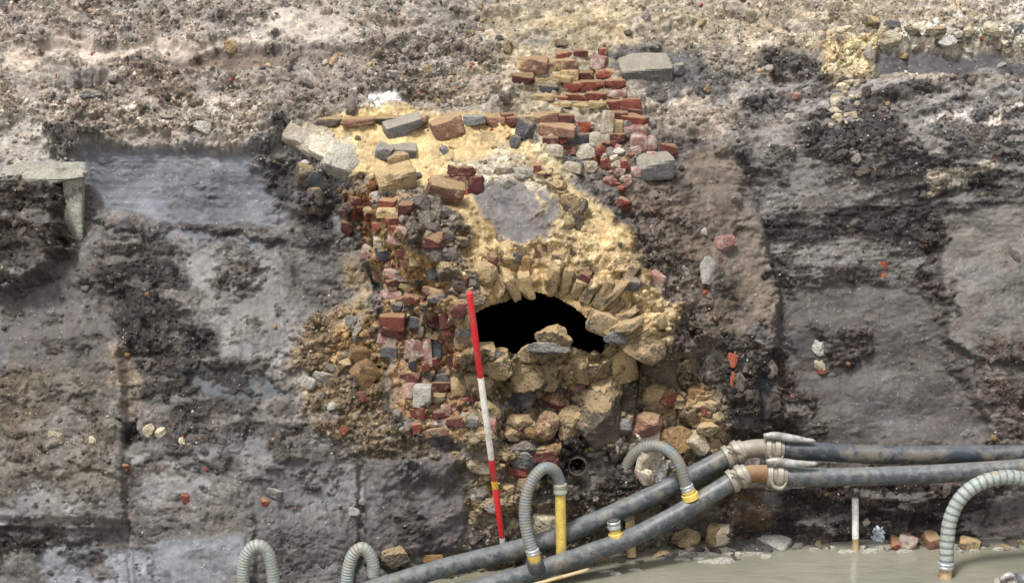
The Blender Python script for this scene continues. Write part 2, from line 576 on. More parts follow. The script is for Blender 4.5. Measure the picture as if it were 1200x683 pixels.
reg([(0, 300), (100, 300), (140, 400), (120, 440), (0, 420)], (120, 114, 111), 0.12, fea=14, gra=0.4)
reg([(100, 275), (210, 296), (250, 380), (300, 470), (230, 500), (180, 470), (130, 370)], (86, 81, 78), 0.9, fea=12, gra=1.0)
reg([(200, 296), (340, 292), (350, 420), (300, 450), (240, 380)], (146, 143, 140), 0.12, fea=12, gra=0.4)
reg([(330, 260), (420, 250), (440, 330), (350, 390), (330, 330)], (128, 124, 120), 0.25, fea=12, gra=0.4)
# --- lower left
reg([(125, 398), (150, 398), (175, 470), (160, 490), (130, 450)], (158, 142, 126), 0.7)
reg([(225, 432), (262, 426), (304, 440), (340, 470), (300, 470), (232, 466)], (116, 116, 120), 0.06, off=-0.025, fea=5, gra=0.05)
reg([(-40, 398), (18, 400), (14, 440), (-40, 440)], (124, 122, 126), 0.05, fea=5)
reg([(0, 430), (125, 430), (140, 560), (60, 570), (0, 580)], (118, 109, 99), 0.65, fea=14, gra=1.0)
reg([(30, 464), (125, 464), (125, 478), (30, 478)], (138, 131, 122), 0.1, fea=4)
reg([(0, 420), (60, 430), (50, 490), (0, 500)], (126, 113, 96), 0.7, fea=14, a=.5)
reg([(-200, 420), (146, 420), (150, 610), (-200, 600)], off=0.05, fea=5, crisp=True)
reg([(143, 488), (164, 490), (160, 510), (145, 512)], (70, 64, 60), 0.8, off=-0.08, fea=4)
reg([(160, 505), (300, 470), (340, 520), (250, 540), (200, 530)], (104, 98, 95), 0.9, fea=10, gra=1)
reg([(150, 525), (250, 525), (250, 552), (155, 550)], (146, 143, 142), 0.08, off=0.01, fea=4, gra=0.2)
reg([(160, 556), (252, 560), (250, 594), (165, 590)], (152, 149, 146), 0.1, off=0.02, fea=4, gra=0.2)
reg([(182, 632), (290, 625), (290, 700), (182, 700)], (138, 138, 143), 0.06, off=0.03, fea=4, gra=0.1, crisp=True)
reg([(-40, 575), (105, 578), (110, 630), (-40, 632)], (152, 148, 146), 0.12, fea=8, gra=0.3)
reg([(-40, 632), (110, 630), (110, 652), (-40, 655)], (82, 77, 75), 1.0, fea=6)
reg([(50, 652), (180, 640), (182, 700), (50, 700)], (146, 146, 152), 0.1, fea=6, gra=0.2)
reg([(110, 600), (180, 605), (180, 640), (110, 632)], (126, 122, 120), 0.4, fea=6)
reg([(255, 515), (330, 500), (345, 560), (260, 560)], (140, 138, 138), 0.15, fea=8)
reg([(300, 470), (400, 500), (420, 540), (330, 545)], (112, 106, 101), 0.7, fea=10)
reg([(300, 545), (425, 545), (428, 600), (310, 640)], (132, 129, 129), 0.15, fea=8, gra=0.3)
reg([(300, 610), (420, 610), (430, 690), (300, 690)], (116, 112, 112), 0.5, fea=10)
# --- ochre spread
reg([(370, 368), (410, 345), (445, 372), (470, 470), (475, 510), (400, 522), (350, 490), (338, 430)], (140, 122, 98), 0.75, off=0.03, fea=10, gra=1.6)
reg([(385, 355), (440, 365), (460, 440), (400, 440)], (152, 124, 86), 0.8, fea=10, a=.8, gra=1.6)
reg([(405, 300), (428, 300), (436, 360), (405, 356)], (162, 140, 104), 0.3, fea=8, a=.7)
reg([(424, 268), (440, 272), (452, 345), (440, 352), (430, 310)], (88, 88, 90), 0.06, off=-0.10, fea=3, crisp=True)
reg([(400, 520), (500, 505), (520, 545), (430, 545)], (120, 108, 92), 0.7, fea=8)
# --- sand over the vault
reg([(375, 148), (470, 138), (610, 150), (640, 190), (690, 240), (770, 325), (806, 392), (780, 420), (730, 420), (700, 350), (620, 320), (560, 345),
     (520, 280), (490, 230), (430, 222), (400, 185)], (192, 167, 125), 0.35, fea=7, gra=0.7)
reg([(430, 150), (520, 146), (520, 190), (450, 190)], (200, 174, 128), 0.2, fea=8, gra=0.3)
reg([(530, 190), (600, 185), (640, 220), (560, 230)], (180, 166, 146), 0.6, fea=8, gra=0.8)
reg([(540, 205), (610, 200), (660, 230), (668, 275), (620, 262), (560, 240)], (186, 174, 158), 0.6, fea=12, a=.8, off=0.03, gra=0.6)
reg([(548, 232), (600, 222), (650, 236), (668, 300), (606, 304), (590, 292), (566, 262)], (122, 116, 114), 0.2, fea=4, gra=0.4, off=0.035, crisp=True)
reg([(612, 214), (622, 214), (634, 262), (628, 264)], (190, 172, 140), 0.5, fea=5)
reg([(645, 236), (660, 240), (672, 300), (656, 300)], (180, 160, 126), 0.6, fea=6)
reg([(600, 214), (650, 214), (676, 246), (682, 286), (668, 286), (652, 240)], (150, 134, 110), 0.8, fea=5, off=0.05)
reg([(640, 215), (690, 260), (700, 320), (660, 300)], (176, 156, 120), 0.6, fea=8)
reg([(600, 160), (640, 165), (680, 210), (640, 210)], (190, 172, 140), 0.5, fea=8)
reg([(470, 220), (500, 225), (545, 290), (560, 350), (545, 372), (510, 320), (480, 270)], (112, 103, 92), 0.9, fea=5, gra=0.9)
reg([(520, 290), (560, 345), (572, 372), (545, 372)], (158, 140, 110), 0.7, fea=5)
reg([(395, 225), (470, 225), (490, 290), (545, 370), (560, 480), (560, 520), (490, 500), (462, 400), (440, 300)], (172, 142, 102), 0.6, fea=8, gra=1.2)
reg([(400, 240), (460, 232), (475, 262), (420, 275)], (150, 70, 50), 0.8, fea=6, a=.6, gra=1.2)
reg([(460, 380), (540, 380), (555, 500), (490, 500)], (160, 128, 98), 0.6, fea=6, a=.8)
reg([(340, 150), (420, 175), (420, 210), (385, 205)], (178, 170, 158), 0.6, fea=6, a=.7)
reg([(345, 195), (385, 215), (395, 300), (360, 300)], (96, 92, 92), 0.9, fea=8, gra=1)
# --- arch front and rubble
reg([(540, 345), (560, 300), (640, 290), (740, 320), (770, 400), (740, 430), (690, 360), (610, 330), (560, 365)], (174, 151, 115), 0.7, fea=6, gra=0.8)
reg([(545, 345), (600, 328), (640, 330), (720, 375), (725, 425), (550, 425)], (176, 150, 110), 0.6, fea=6)
reg([(560, 400), (640, 390), (720, 410), (790, 420), (830, 480), (840, 560), (700, 620), (560, 600), (545, 480)], (146, 129, 102), 0.8, fea=10, gra=1.2)
reg([(570, 405), (650, 400), (660, 470), (600, 480)], (144, 128, 102), 0.7, fea=10, a=.7)
reg([(650, 500), (740, 470), (760, 560), (720, 600), (630, 590)], (86, 80, 74), 0.85, fea=10, gra=0.7)
reg([(745, 420), (830, 440), (860, 520), (800, 530), (760, 470)], (142, 124, 98), 0.8, fea=10, a=.8)
reg([(750, 445), (797, 440), (810, 485), (755, 490)], (162, 142, 110), 0.5, fea=6)
reg([(546, 548), (620, 560), (620, 660), (548, 655)], (166, 148, 118), 0.8, fea=10, gra=1.2)
reg([(740, 503), (776, 503), (778, 572), (742, 568)], (222, 214, 200), 0.6, fea=5, off=0.04)
reg([(560, 620), (860, 590), (860, 650), (700, 690), (450, 700)], (136, 126, 112), 0.6, fea=10, gra=2.2)
reg([(428, 541), (540, 541), (548, 600), (538, 648), (428, 660)], (108, 103, 101), 0.05, off=0.07, fea=2.5, gra=0.05, crisp=True)
reg([(448, 604), (470, 596), (515, 616), (520, 640), (455, 640)], (88, 83, 81), 0.55, off=-0.02, fea=4)
# --- upper right
reg([(560, 20), (640, 0), (720, 20), (730, 110), (700, 150), (620, 150), (590, 90)], (166, 152, 130), 0.5, fea=22, gra=0.35)
reg([(600, 10), (720, 5), (740, 50), (660, 40)], (180, 162, 132), 0.4, fea=18, a=.7)
reg([(715, 45), (850, 42), (900, 55), (850, 120), (760, 110), (720, 75)], (104, 101, 100), 0.45, fea=6, gra=0.7)
reg([(720, 8), (1040, 0), (1200, 0), (1200, 40), (1040, 60), (900, 52), (760, 44)], (164, 151, 132), 0.6, fea=16, gra=.9)
reg([(820, 50), (960, 60), (960, 110), (860, 105)], (158, 146, 130), 0.7, fea=10, a=.6, gra=1.2)
reg([(892, 55), (965, 55), (975, 120), (960, 150), (895, 140)], (84, 79, 78), 0.9, off=-0.04, fea=6, gra=1.0)
reg([(960, 52), (1030, 50), (1020, 90), (1005, 150), (965, 150), (970, 100)], (184, 164, 128), 0.8, fea=5, gra=2.0)
reg([(1030, 60), (1260, 58), (1260, 88), (1020, 84)], (84, 81, 84), 0.2, off=-0.03, fea=4, gra=0.3, crisp=True)
reg([(1030, 36), (1260, 30), (1260, 56), (1040, 60)], (192, 182, 168), 0.8, fea=7, gra=2.0)
reg([(1180, 0), (1260, 0), (1260, 30), (1100, 20)], (190, 180, 170), 0.8, fea=8)
reg([(690, 200), (760, 180), (830, 260), (910, 400), (900, 470), (830, 480), (790, 400), (740, 300)], (124, 111, 101), 0.3, fea=12, gra=1.4)
reg([(790, 190), (850, 170), (915, 330), (905, 400), (850, 330)], (136, 123, 112), 0.16, fea=9, gra=1.0, crisp=True)
reg([(700, 230), (780, 240), (850, 400), (880, 470), (820, 470), (760, 350)], (98, 88, 80), 0.5, fea=12, a=.35, gra=1.2)
# banding of the right face, rising to the right
band = fbm(FX * 0.55 + FS * 0.4, (FS - FX * 0.33 * sstep(250, 120, V)) * 7.0, 21, 4)
mR = poly_mask(UW, VW, [(860, 90), (1400, 88), (1400, 330), (1100, 240), (1080, 330), (905, 340), (860, 180)], 10)
for k, (a_, b_) in enumerate(zip(lin((80, 76, 75)), lin((140, 134, 130)))):
    SOIL[..., k] = SOIL[..., k] * (1 - mR) + mR * (a_ + (b_ - a_) * sstep(-0.45, 0.5, band))
ROU[...] = ROU * (1 - mR) + mR * (0.75 - 0.5 * sstep(-0.1, 0.4, band))
GRA[...] = GRA * (1 - mR) + mR * 0.9
reg([(1080, 208), (1165, 190), (1165, 200), (1085, 220)], (200, 188, 166), 0.6, fea=6, gra=1.4)
reg([(1085, 145), (1105, 133), (1180, 128), (1200, 122), (1200, 130), (1110, 142)], (196, 184, 176), 0.4, fea=4)
reg([(905, 335), (1090, 330), (1110, 430), (1165, 500), (1165, 530), (905, 530), (930, 440)], (118, 112, 109), 0.05, off=-0.01, fea=5, gra=0.12, crisp=True)
reg([(1102, 250), (1400, 210), (1400, 420), (1165, 420), (1110, 400)], (136, 129, 124), 0.08, off=0.01, fea=4, gra=0.15, crisp=True)
reg([(1080, 260), (1102, 250), (1110, 380), (1085, 330)], (92, 82, 78), 0.9, off=-0.03, fea=5)
reg([(1150, 400), (1260, 400), (1260, 540), (1165, 530)], (112, 100, 94), 0.8, fea=8, gra=1)
reg([(960, 385), (1010, 380), (1010, 430), (965, 435)], (92, 83, 79), 0.9, fea=5)
reg([(830, 400), (905, 380), (915, 440), (900, 520), (840, 510)], (84, 77, 72), 0.9, fea=10)
reg([(884, 440), (906, 440), (904, 500), (886, 500)], (98, 96, 100), 0.05, off=-0.06, fea=4, crisp=True)
reg([(900, 420), (960, 470), (960, 530), (880, 530)], (92, 81, 75), 0.9, fea=8, gra=1)
reg([(905, 330), (890, 300), (850, 190), (870, 190), (925, 330), (925, 470), (905, 450)], off=-0.05, fea=8)
reg([(860, 566), (1400, 560), (1400, 650), (860, 650)], (66, 58, 53), 0.75, fea=8, gra=0.7)  # dark earth, with the shade below the pipes painted into its colour
reg([(1150, 575), (1260, 575), (1260, 640), (1170, 650)], (124, 116, 112), 0.3, fea=8)
reg([(850, 538), (1400, 535), (1400, 700), (850, 700)], off=0.09, fea=6, crisp=True)
reg([(840, 570), (900, 570), (890, 620), (840, 620)], (118, 92, 66), 0.5, fea=10, a=.6)

# broken spots through the scraped clay, smears over the rough earth
pat = fbm(FX / 0.30, FS / 0.17, 31, 5, 0.6)
brk = sstep(0.22, 0.42, pat) * (1 - ROU)
fine_mot = fbm(FX / 0.09, FS / 0.06, 77, 4, 0.6)
brk = np.clip(brk + (1 - ROU) * sstep(0.5, 0.75, fine_mot) * 0.8, 0, 1)
brk *= 1 - 0.72 * KEEP
dk = lin((88, 80, 75))
sand_m = poly_mask(U, V, [(375, 140), (620, 140), (790, 360), (760, 420), (540, 380), (430, 240)], 10)
brk *= 1 - 0.9 * sand_m
for k in range(3): SOIL[..., k] += (dk[k] - SOIL[..., k]) * brk * 0.7
ROU += (0.8 - ROU) * brk
OFF -= 0.018 * brk
smr = sstep(0.18, 0.4, fbm(FX / 0.34 + 5, FS / 0.10, 41, 4, 0.55)) * sstep(0.45, 0.7, ROU) * (1 - sand_m)
for k, c in enumerate(lin((150, 143, 138))):
    SOIL[..., k] += (np.maximum(c, SOIL[..., k]) - SOIL[..., k]) * smr * 0.5
ROU -= 0.45 * smr * ROU
ctrm = poly_mask(UW, VW, [(340, 130), (790, 20), (800, 330), (850, 440), (850, 640), (500, 680), (330, 520), (345, 380), (410, 330)], 18)
side = (1 - ctrm) * sstep(160, 215, VW)
ROU *= 1 - 0.20 * side
GRA *= 1 - 0.35 * side
tone = 1 + 0.16 * fbm(FX / 0.5, FS / 0.3, 51, 4) + 0.12 * fine_mot + (1 - ROU) * (0.10 * np.where(V > 300, gnoise((FX + .06 * FS + .02 * gnoise(FX / .2, FS / .2, 54)) / 0.03, FS / 0.6, 53), gnoise(FX / 0.6, (FS + .02 * gnoise(FX / .3, FS / .2, 55)) / 0.03, 52)) + 0.16 * fbm(FX / 0.16, FS / 0.12, 56, 5, 0.6))
SOIL *= np.clip(tone, 0.6, 1.5)[..., None]
dry = sstep(215, 120, VW)
SOIL *= (0.76 + 0.16 * dry)[..., None] * np.array([0.985, 1.0, 1.0])[None, None]
mid_ = 0.165
SOIL *= (1 - 0.13 * side)[..., None]
lumS = SOIL.mean(-1, keepdims=True)
ns_ = (1 - dry)[..., None] * np.clip(1 - (SOIL[..., :1] - SOIL[..., 2:]) / np.maximum(lumS, .01) * 2.0, 0, 1)     # grey clays only
SOIL *= 1 + ns_ * ((np.clip(lumS, .03, 1) / mid_) ** 0.42 - 1) - 0.05 * ns_
SOIL *= 1 + ns_ * np.array([-0.015, 0.0, 0.018])[None, None]
SOIL *= (1 + 0.2 * np.maximum(sand_m, 0))[..., None]
ctr = SOIL.mean(-1, keepdims=True)

def wx_(sc, am):
    return FX + am * fbm(FX / (sc * .4), FS / (sc * .4), 113, 3), FS + am * fbm(FX / (sc * .4), FS / (sc * .4), 114, 3)


# relief
D = OFF + 0.06 * fbm(FX / 0.9, FS / 0.6, 61, 3)
D += 0.004 * fbm(FX / 0.10, FS / 0.10, 65, 3)
wtop = sstep(260, 120, V)
big = fbm(FX / 0.62 + 0.3 * FS, FS / 0.30, 86, 5, 0.5)
D += (0.030 + 0.02 * wtop) * np.clip(ROU, 0, 1) * sstep(-0.08, 0.10, big) - 0.02
vert = fbm(FX / 0.28 + 0.25 * FS, FS / 0.6, 96, 5, 0.5)
D += 0.035 * np.clip(ROU, 0, 1) * (1 - wtop) * sstep(-0.05, 0.12, vert)
D += 0.020 * ROU * sstep(0.02, 0.16, fbm(FX / 0.30, FS / 0.17 + FX * .8, 87, 5, 0.55))
rub = poly_mask(UW, VW, [(556, 405), (640, 388), (720, 400), (800, 410), (835, 480), (800, 540), (640, 560), (570, 560), (560, 480)], 14)
f1, f2, cid = worley(wx_(0.19, 0.03)[0] / 0.19, wx_(0.19, 0.03)[1] / 0.15, 111)
D += rub * (sstep(0, 0.3, f2 - f1) * (0.25 + HV[cid, 2]) - 0.5) * 0.09
thA = np.arctan2(414 - V, U - 640)
rrA = np.hypot((U - 640) / 1.18, V - 414)
arch = sstep(66, 74, rrA) * sstep(132, 118, rrA) * sstep(0.0, 0.2, thA) * sstep(math.pi, 2.9, thA)
ja = thA * 9.5 + 0.35 * fbm(FX / .1, FS / .1, 112, 2)
D += arch * (0.045 * sstep(0, 0.55, np.abs(np.sin(ja))) + 0.02 * sstep(0.2, 0.5, HV[np.floor(ja / math.pi).astype(int) & 4095, 1]))
scr = np.where(V > 300, gnoise((FX + .06 * FS) / 0.02, FS / 0.5, 71) * 0.0030, gnoise(FX / 0.6, FS / 0.024, 72) * 0.0034) + 0.004 * np.maximum(fbm(FX / 0.05, FS / 0.035, 73, 3), -.4)
D += scr * (1 - ROU)
# fissures and small pits, on the scraped clay most of all
fis = fbm(FX / 0.42 + .4 * FS, FS / 0.26, 120, 5, 0.62)
KP = 1 - 0.65 * KEEP
D -= 0.016 * KP * np.exp(-(fis / 0.012) ** 2) * sstep(-.1, .3, fbm(FX / .5, FS / .5, 121, 2)) * np.where(sand_m > .5, .3, 1)
f1, f2, cid = worley(FX / 0.055, FS / 0.04, 122)
D -= np.where(HV[cid, 1] > .72, 0.008 * KP * sstep(.30, .12, f1), 0)
# dragged streaks: down to the right at left of the vault, up to the right beyond it
dirx = np.where(U < 640, -0.5, 0.33)
D += 0.010 * KP * gnoise(FX / 0.5, (FS - dirx * FX + .02 * gnoise(FX / .2, FS / .1, 124)) / 0.035, 123) * (0.4 + 0.6 * np.clip(ROU, 0, 1)) * np.where(sand_m > .5, .2, 1)
D += ROU * 0.045 * fbm(FX / 0.22, FS / 0.17, 81, 4, 0.5)
D += ROU * 0.012 * sstep(-0.15, 0.25, fbm(FX / 0.4, FS / 0.16, 85, 4))
wxx, wss = FX + 0.02 * fbm(FX / 0.05, FS / 0.05, 88, 2), FS + 0.02 * fbm(FX / 0.05, FS / 0.05, 89, 2)
for scale, amp, pale_t, sd in ((0.15, 0.026, 0.96, 101), (0.066, 0.017, 0.95, 102), (0.031, 0.014, 0.94, 103), (0.018, 0.012, 0.96, 104), (0.0125, 0.006, 0.96, 105)):
    f1, f2, cid = worley(wxx / scale / (1.5 if scale > .05 else 1.15), wss / scale, sd)
    hh = HV[cid, 2]
    clod = sstep(0.0, 0.35, f2 - f1) * (0.15 + hh ** 2) - 0.25
    D += np.where(NEAR, np.clip(ROU, 0, 1.2) ** 1.6 * amp * clod, 0)
    tint = (1 + (HV[cid, 3] - 0.5) * (0.5 if scale > .04 else 0.85))
    tint = np.where(HV[cid, 3] > pale_t, 1.5, tint)
    SOIL *= (1 + (tint - 1) * np.clip(ROU * 1.2, 0.12, 1) * 0.8)[..., None]
D *= np.where(NEAR, 1, 0)
D *= sstep(-0.5, -0.1, Z0) * 0.9 + 0.1
XX = X + np.where(NEAR, ROU * 0.012 * fbm(FX / 0.05, FS / 0.05, 91, 2), 0)
YY = Y0 + NY * D
ZZ = Z0 + NZ * D

HOLE = [(556, 366), (575, 356), (592, 353), (603, 346), (605, 338), (625, 340), (650, 346), (672, 358), (690, 373), (700, 386), (714, 392), (716, 404),
        (705, 416), (690, 414), (672, 408), (660, 402), (648, 398), (632, 408), (610, 416), (580, 412), (556, 408)]
UF, VF, DF = project(XX, YY, ZZ)
hm = (poly_mask(UF, VF, HOLE, 0.5) > 0.5) | (np.hypot(UF - 676, VF - 543) < 8.6)
idx = np.arange(NR * NC).reshape(NR, NC)
quad = np.stack([idx[:-1, :-1], idx[:-1, 1:], idx[1:, 1:], idx[1:, :-1]], -1).reshape(-1, 4)
hq = (hm[:-1, :-1] & hm[:-1, 1:] & hm[1:, 1:] & hm[1:, :-1]).reshape(-1)
quad = quad[~hq]
me = bpy.data.meshes.new('earth_bank')
me.vertices.add(NR * NC)
me.vertices.foreach_set('co', np.stack([XX, YY, ZZ], -1).astype(np.float32).ravel())
me.loops.add(len(quad) * 4)
me.loops.foreach_set('vertex_index', quad.astype(np.int32).ravel())
me.polygons.add(len(quad))
me.polygons.foreach_set('loop_start', np.arange(0, len(quad) * 4, 4, dtype=np.int32))
me.polygons.foreach_set('use_smooth', np.ones(len(quad), bool))
at = me.color_attributes.new('soil', 'FLOAT_COLOR', 'POINT')
SOIL = np.clip(SOIL, 0.02, 0.75)
at.data.foreach_set('color', np.concatenate([SOIL, np.clip(ROU, 0, 1)[..., None]], -1).astype(np.float32).ravel())
me.materials.append(M['earth'])
me.update()
me.validate()
BANK = bpy.data.objects.new('earth_bank', me)
COL.objects.link(BANK)
tag(BANK, 'steep cut face of grey and brown layered earth around the culvert', None, None, 'structure')
ORI['earth_bank'] = Vector((0, 0, 0))

# lookup: photo pixel -> nearest point of the bank
LW, LH = 1320, 760
look = np.full((LH, LW), -1, np.int64)
ui, vi = np.round(UF).astype(int) + 60, np.round(VF).astype(int) + 20
ok = (ui >= 0) & (ui < LW) & (vi >= 0) & (vi < LH) & (DF > 1)
fi = np.nonzero(ok.ravel())[0]
order = fi[np.argsort(-DF.ravel()[fi])]
look[vi.ravel()[order], ui.ravel()[order]] = order
PX, PY, PZ = XX.ravel(), YY.ravel(), ZZ.ravel()


def surf(px, py, k=1):
    i, j = int(round(px)) + 60, int(round(py)) + 20
    i, j = min(max(i, 1), LW - 2), min(max(j, 1), LH - 2)
    for r in range(k, 14):
        w = look[max(j - r, 0):j + r + 1, max(i - r, 0):i + r + 1]
        w = w[w >= 0]
        if len(w):
            return Vector((np.mean(PX[w]), np.mean(PY[w]), np.mean(PZ[w])))
    raise RuntimeError('no surface at %s %s' % (px, py))


OUT = Vector((0, -0.90, 0.43))


def scale_at(p):
    return FPX / ((p[1] - CAM[1]) * CP - (p[2] - CAM[2]) * SP)


# ------------------------------------------------------------------ block and lump meshes
def rough_box(name, seed, cuts=4, amp=0.05, chips=2, p=9):
    rg = random.Random(seed)
    bm = bmesh.new()
    bmesh.ops.create_cube(bm, size=2)
    bmesh.ops.subdivide_edges(bm, edges=bm.edges[:], cuts=cuts, use_grid_fill=True)
    planes = []
    for _ in range(chips):
        nn = Vector((rg.choice((-1, 1)), rg.choice((-1, 1)), rg.choice((-1, 1)))) + Vector((rg.uniform(-.6, .6), rg.uniform(-.6, .6), rg.uniform(-.6, .6)))
        nn.normalize()
        planes.append((nn, rg.uniform(.95, 1.3)))
    o = Vector((rg.uniform(0, 90), rg.uniform(0, 90), rg.uniform(0, 90)))
    for v in bm.verts:
        c = v.co
        r = (abs(c.x) ** p + abs(c.y) ** p + abs(c.z) ** p) ** (1 / p)
        c = c / r
        nz = mnoise.noise_vector(c * 1.3 + o)
        nz2 = mnoise.noise_vector(c * 4.1 + o)
        c = c + nz * amp * 1.6 + nz2 * amp * 0.7
        for nn, dd in planes:
            e = c.dot(nn) - dd
            if e > 0: c = c - nn * e
        v.co = c * 0.5
    me = bpy.data.meshes.new(name)
    bm.to_mesh(me)
    bm.free()
    me.materials.append(M['red'])
    return me


def lump_mesh(name, seed, sub=3, planes=11, amp=0.03, boxy=0.15):
    rg = random.Random(seed)
    bm = bmesh.new()
    bmesh.ops.create_icosphere(bm, subdivisions=sub, radius=1)
    pl = []
    for ax in (Vector((1, 0, 0)), Vector((0, 1, 0)), Vector((0, 0, 1))):
        for sgn in (-1, 1):
            nn = (ax * sgn + Vector((rg.gauss(0, .2), rg.gauss(0, .2), rg.gauss(0, .2))) * (1.4 - boxy)).normalized()
            pl.append((nn, rg.uniform(.72, .9)))
    for _ in range(planes):
        nn = Vector((rg.gauss(0, 1), rg.gauss(0, 1), rg.gauss(0, 1))).normalized()
        pl.append((nn, rg.uniform(.62, .98) + 0.12 * boxy))
    o = Vector((rg.uniform(0, 90), rg.uniform(0, 90), rg.uniform(0, 90)))
    for v in bm.verts:
        d = v.co.normalized()
        r = 1.25
        for nn, c in pl:
            q = d.dot(nn)
            if q > 1e-3: r = min(r, c / q)
        c = d * r
        c = c + mnoise.noise_vector(c * 2.2 + o) * amp * 1.5 + mnoise.noise_vector(c * 6 + o) * amp * 1.2 + mnoise.noise_vector(c * 13 + o) * amp * 0.8
        v.co = c * 0.6
    me = bpy.data.meshes.new(name)
    bm.to_mesh(me)
    bm.free()
    me.materials.append(M['umber'])
    return me


BR = [rough_box('brick', 100 + i, 5, 0.03, 2, 16) for i in range(10)]
BRK = [rough_box('broken_brick', 200 + i, 6, 0.06, 4, 14) for i in range(12)]
SLAB = [rough_box('slab', 300 + i, 7, 0.05, 3, 10) for i in range(4)]
LU = [lump_mesh('lump', 400 + i, 4, 9, 0.045) for i in range(14)]
LUS = [lump_mesh('small_lump', 500 + i, 2, 8, 0.06) for i in range(8)]


def block(name, b, mat, parent=None, prot=0.03, depth=None, rot=(0, 0, 0), meshes=None, jit=0.06, label=None, cat=None, group=None, rg=random):
    """set a block into the bank where the section drawing has it: b = (x0, y0, x1, y1)"""
    x0, y0, x1, y1 = b
    p = surf((x0 + x1) / 2, y1 - 1.5, 2)
    s = scale_at(p)
    w, h = (x1 - x0) / s * 1.03, (y1 - y0) / s
    dp = depth if depth else max(0.08, min(0.16, 0.6 * (w + h) / 2 + 0.03))
    hh = h / 0.97
    loc = p + Vector((0, dp * 0.5 - prot * 0.8, hh * 0.5 - 0.008))
    ms = meshes or BR
    r = (rot[0] + rg.uniform(-jit, jit), rot[1] + rg.uniform(-jit, jit), rot[2] + rg.uniform(-jit, jit) * 2)
    o = link(name, rg.choice(ms), parent, loc, r, (w, dp, hh), M[mat])
    return tag(o, label, cat, group)


def lump(name, b, mat, parent=None, prot=0.4, depth=0.8, rot=None, meshes=None, label=None, cat=None, group=None, ang=0.0, rg=random):
    x0, y0, x1, y1 = b
    p = surf((x0 + x1) / 2, (y0 + y1) / 2, 3)
    s = scale_at(p)
    w, h = (x1 - x0) / s, (y1 - y0) / s
    dp = depth * (w + h) / 2
    loc = p + OUT * (dp * (prot - 0.4))
    r = rot if rot else (rg.uniform(-.45, .45), ang + rg.uniform(-.3, .3), rg.uniform(-.8, .8))
    o = link(name, rg.choice(meshes or LU), parent, loc, r, (w, dp, h), M[mat])
    return tag(o, label, cat, group)


# ------------------------------------------------------------------ tubes and lathes
def catmull(pts, n):
    pts = [Vector(p) for p in pts]
    q = [pts[0] * 2 - pts[1]] + pts + [pts[-1] * 2 - pts[-2]]
    out = []
    for i in range(1, len(q) - 2):
        a, b, c, d = q[i - 1], q[i], q[i + 1], q[i + 2]
        for k in range(n):
            t = k / n
            out.append(0.5 * ((2 * b) + (c - a) * t + (2 * a - 5 * b + 4 * c - d) * t * t + (3 * b - a - 3 * c + d) * t ** 3))
    out.append(pts[-1])
    return out


def resample(path, step):
    L = [0]
    for a, b in zip(path, path[1:]): L.append(L[-1] + (b - a).length)
    n = max(2, int(L[-1] / step))
    res, j = [], 0
    for i in range(n + 1):
        t = L[-1] * i / n
        while j < len(L) - 2 and L[j + 1] < t: j += 1
        f = (t - L[j]) / max(L[j + 1] - L[j], 1e-9)
        res.append(path[j].lerp(path[j + 1], f))
    return res, L[-1]


def tube(path, rad, seg=20, caps=True, origin=Vector((0, 0, 0)), bands=None, hollow=0.0):
    """rad: number or f(i, n); bands: f(i) -> material index"""
    n = len(path)
    T = [(path[min(i + 1, n - 1)] - path[max(i - 1, 0)]).normalized() for i in range(n)]
    u = T[0].orthogonal().normalized()
    vs, fs, fm = [], [], []
    for i in range(n):
        u = (u - T[i] * u.dot(T[i])).normalized()
        w = T[i].cross(u)
        r = rad(i, n) if callable(rad) else rad
        for k in range(seg):
            a = 2 * math.pi * k / seg
            vs.append(path[i] + (u * math.cos(a) + w * math.sin(a)) * r - origin)
    for i in range(n - 1):
        for k in range(seg):
            k2 = (k + 1) % seg
            fs.append((i * seg + k, i * seg + k2, (i + 1) * seg + k2, (i + 1) * seg + k))
            fm.append(bands(i) if bands else 0)
    if caps:
        fs.append(tuple(range(seg))[::-1])
        fs.append(tuple((n - 1) * seg + k for k in range(seg)))
        fm += [0, 0]
    return vs, fs, fm


def add_tube(name, path, rad, mats, parent, seg=20, caps=True, bands=None):
    org = Vector(path[0])
    vs, fs, fm = tube(path, rad, seg, caps, org, bands)
    me = mesh_from(name, vs, fs, True, [M[m] for m in mats], fm)
    return link(name, me, parent, org)


def ring(name, a, b, prof, mat, parent, seg=24):
    """lathe between a and b: prof = list of (t along, radius)"""
    a, b = Vector(a), Vector(b)
    path = [a.lerp(b, t) for t, _ in prof]
    d = (b - a).normalized()
    u = d.orthogonal().normalized()
    w = d.cross(u)
    vs, fs = [], []
    for (t, r), p in zip(prof, path):
        for k in range(seg):
            q = 2 * math.pi * k / seg
            vs.append(p + (u * math.cos(q) + w * math.sin(q)) * r - a)
    n = len(prof)
    for i in range(n - 1):
        for k in range(seg):
            k2 = (k + 1) % seg
            fs.append((i * seg + k, i * seg + k2, (i + 1) * seg + k2, (i + 1) * seg + k))
    fs.append(tuple(range(seg))[::-1])
    fs.append(tuple((n - 1) * seg + k for k in range(seg)))
    me = mesh_from(name, vs, fs, False, [M[mat]])
    for p in me.polygons: p.use_smooth = len(p.vertices) == 4
    me.set_sharp_from_angle(angle=R(32))
    return link(name, me, parent, a)


exec_parts = True
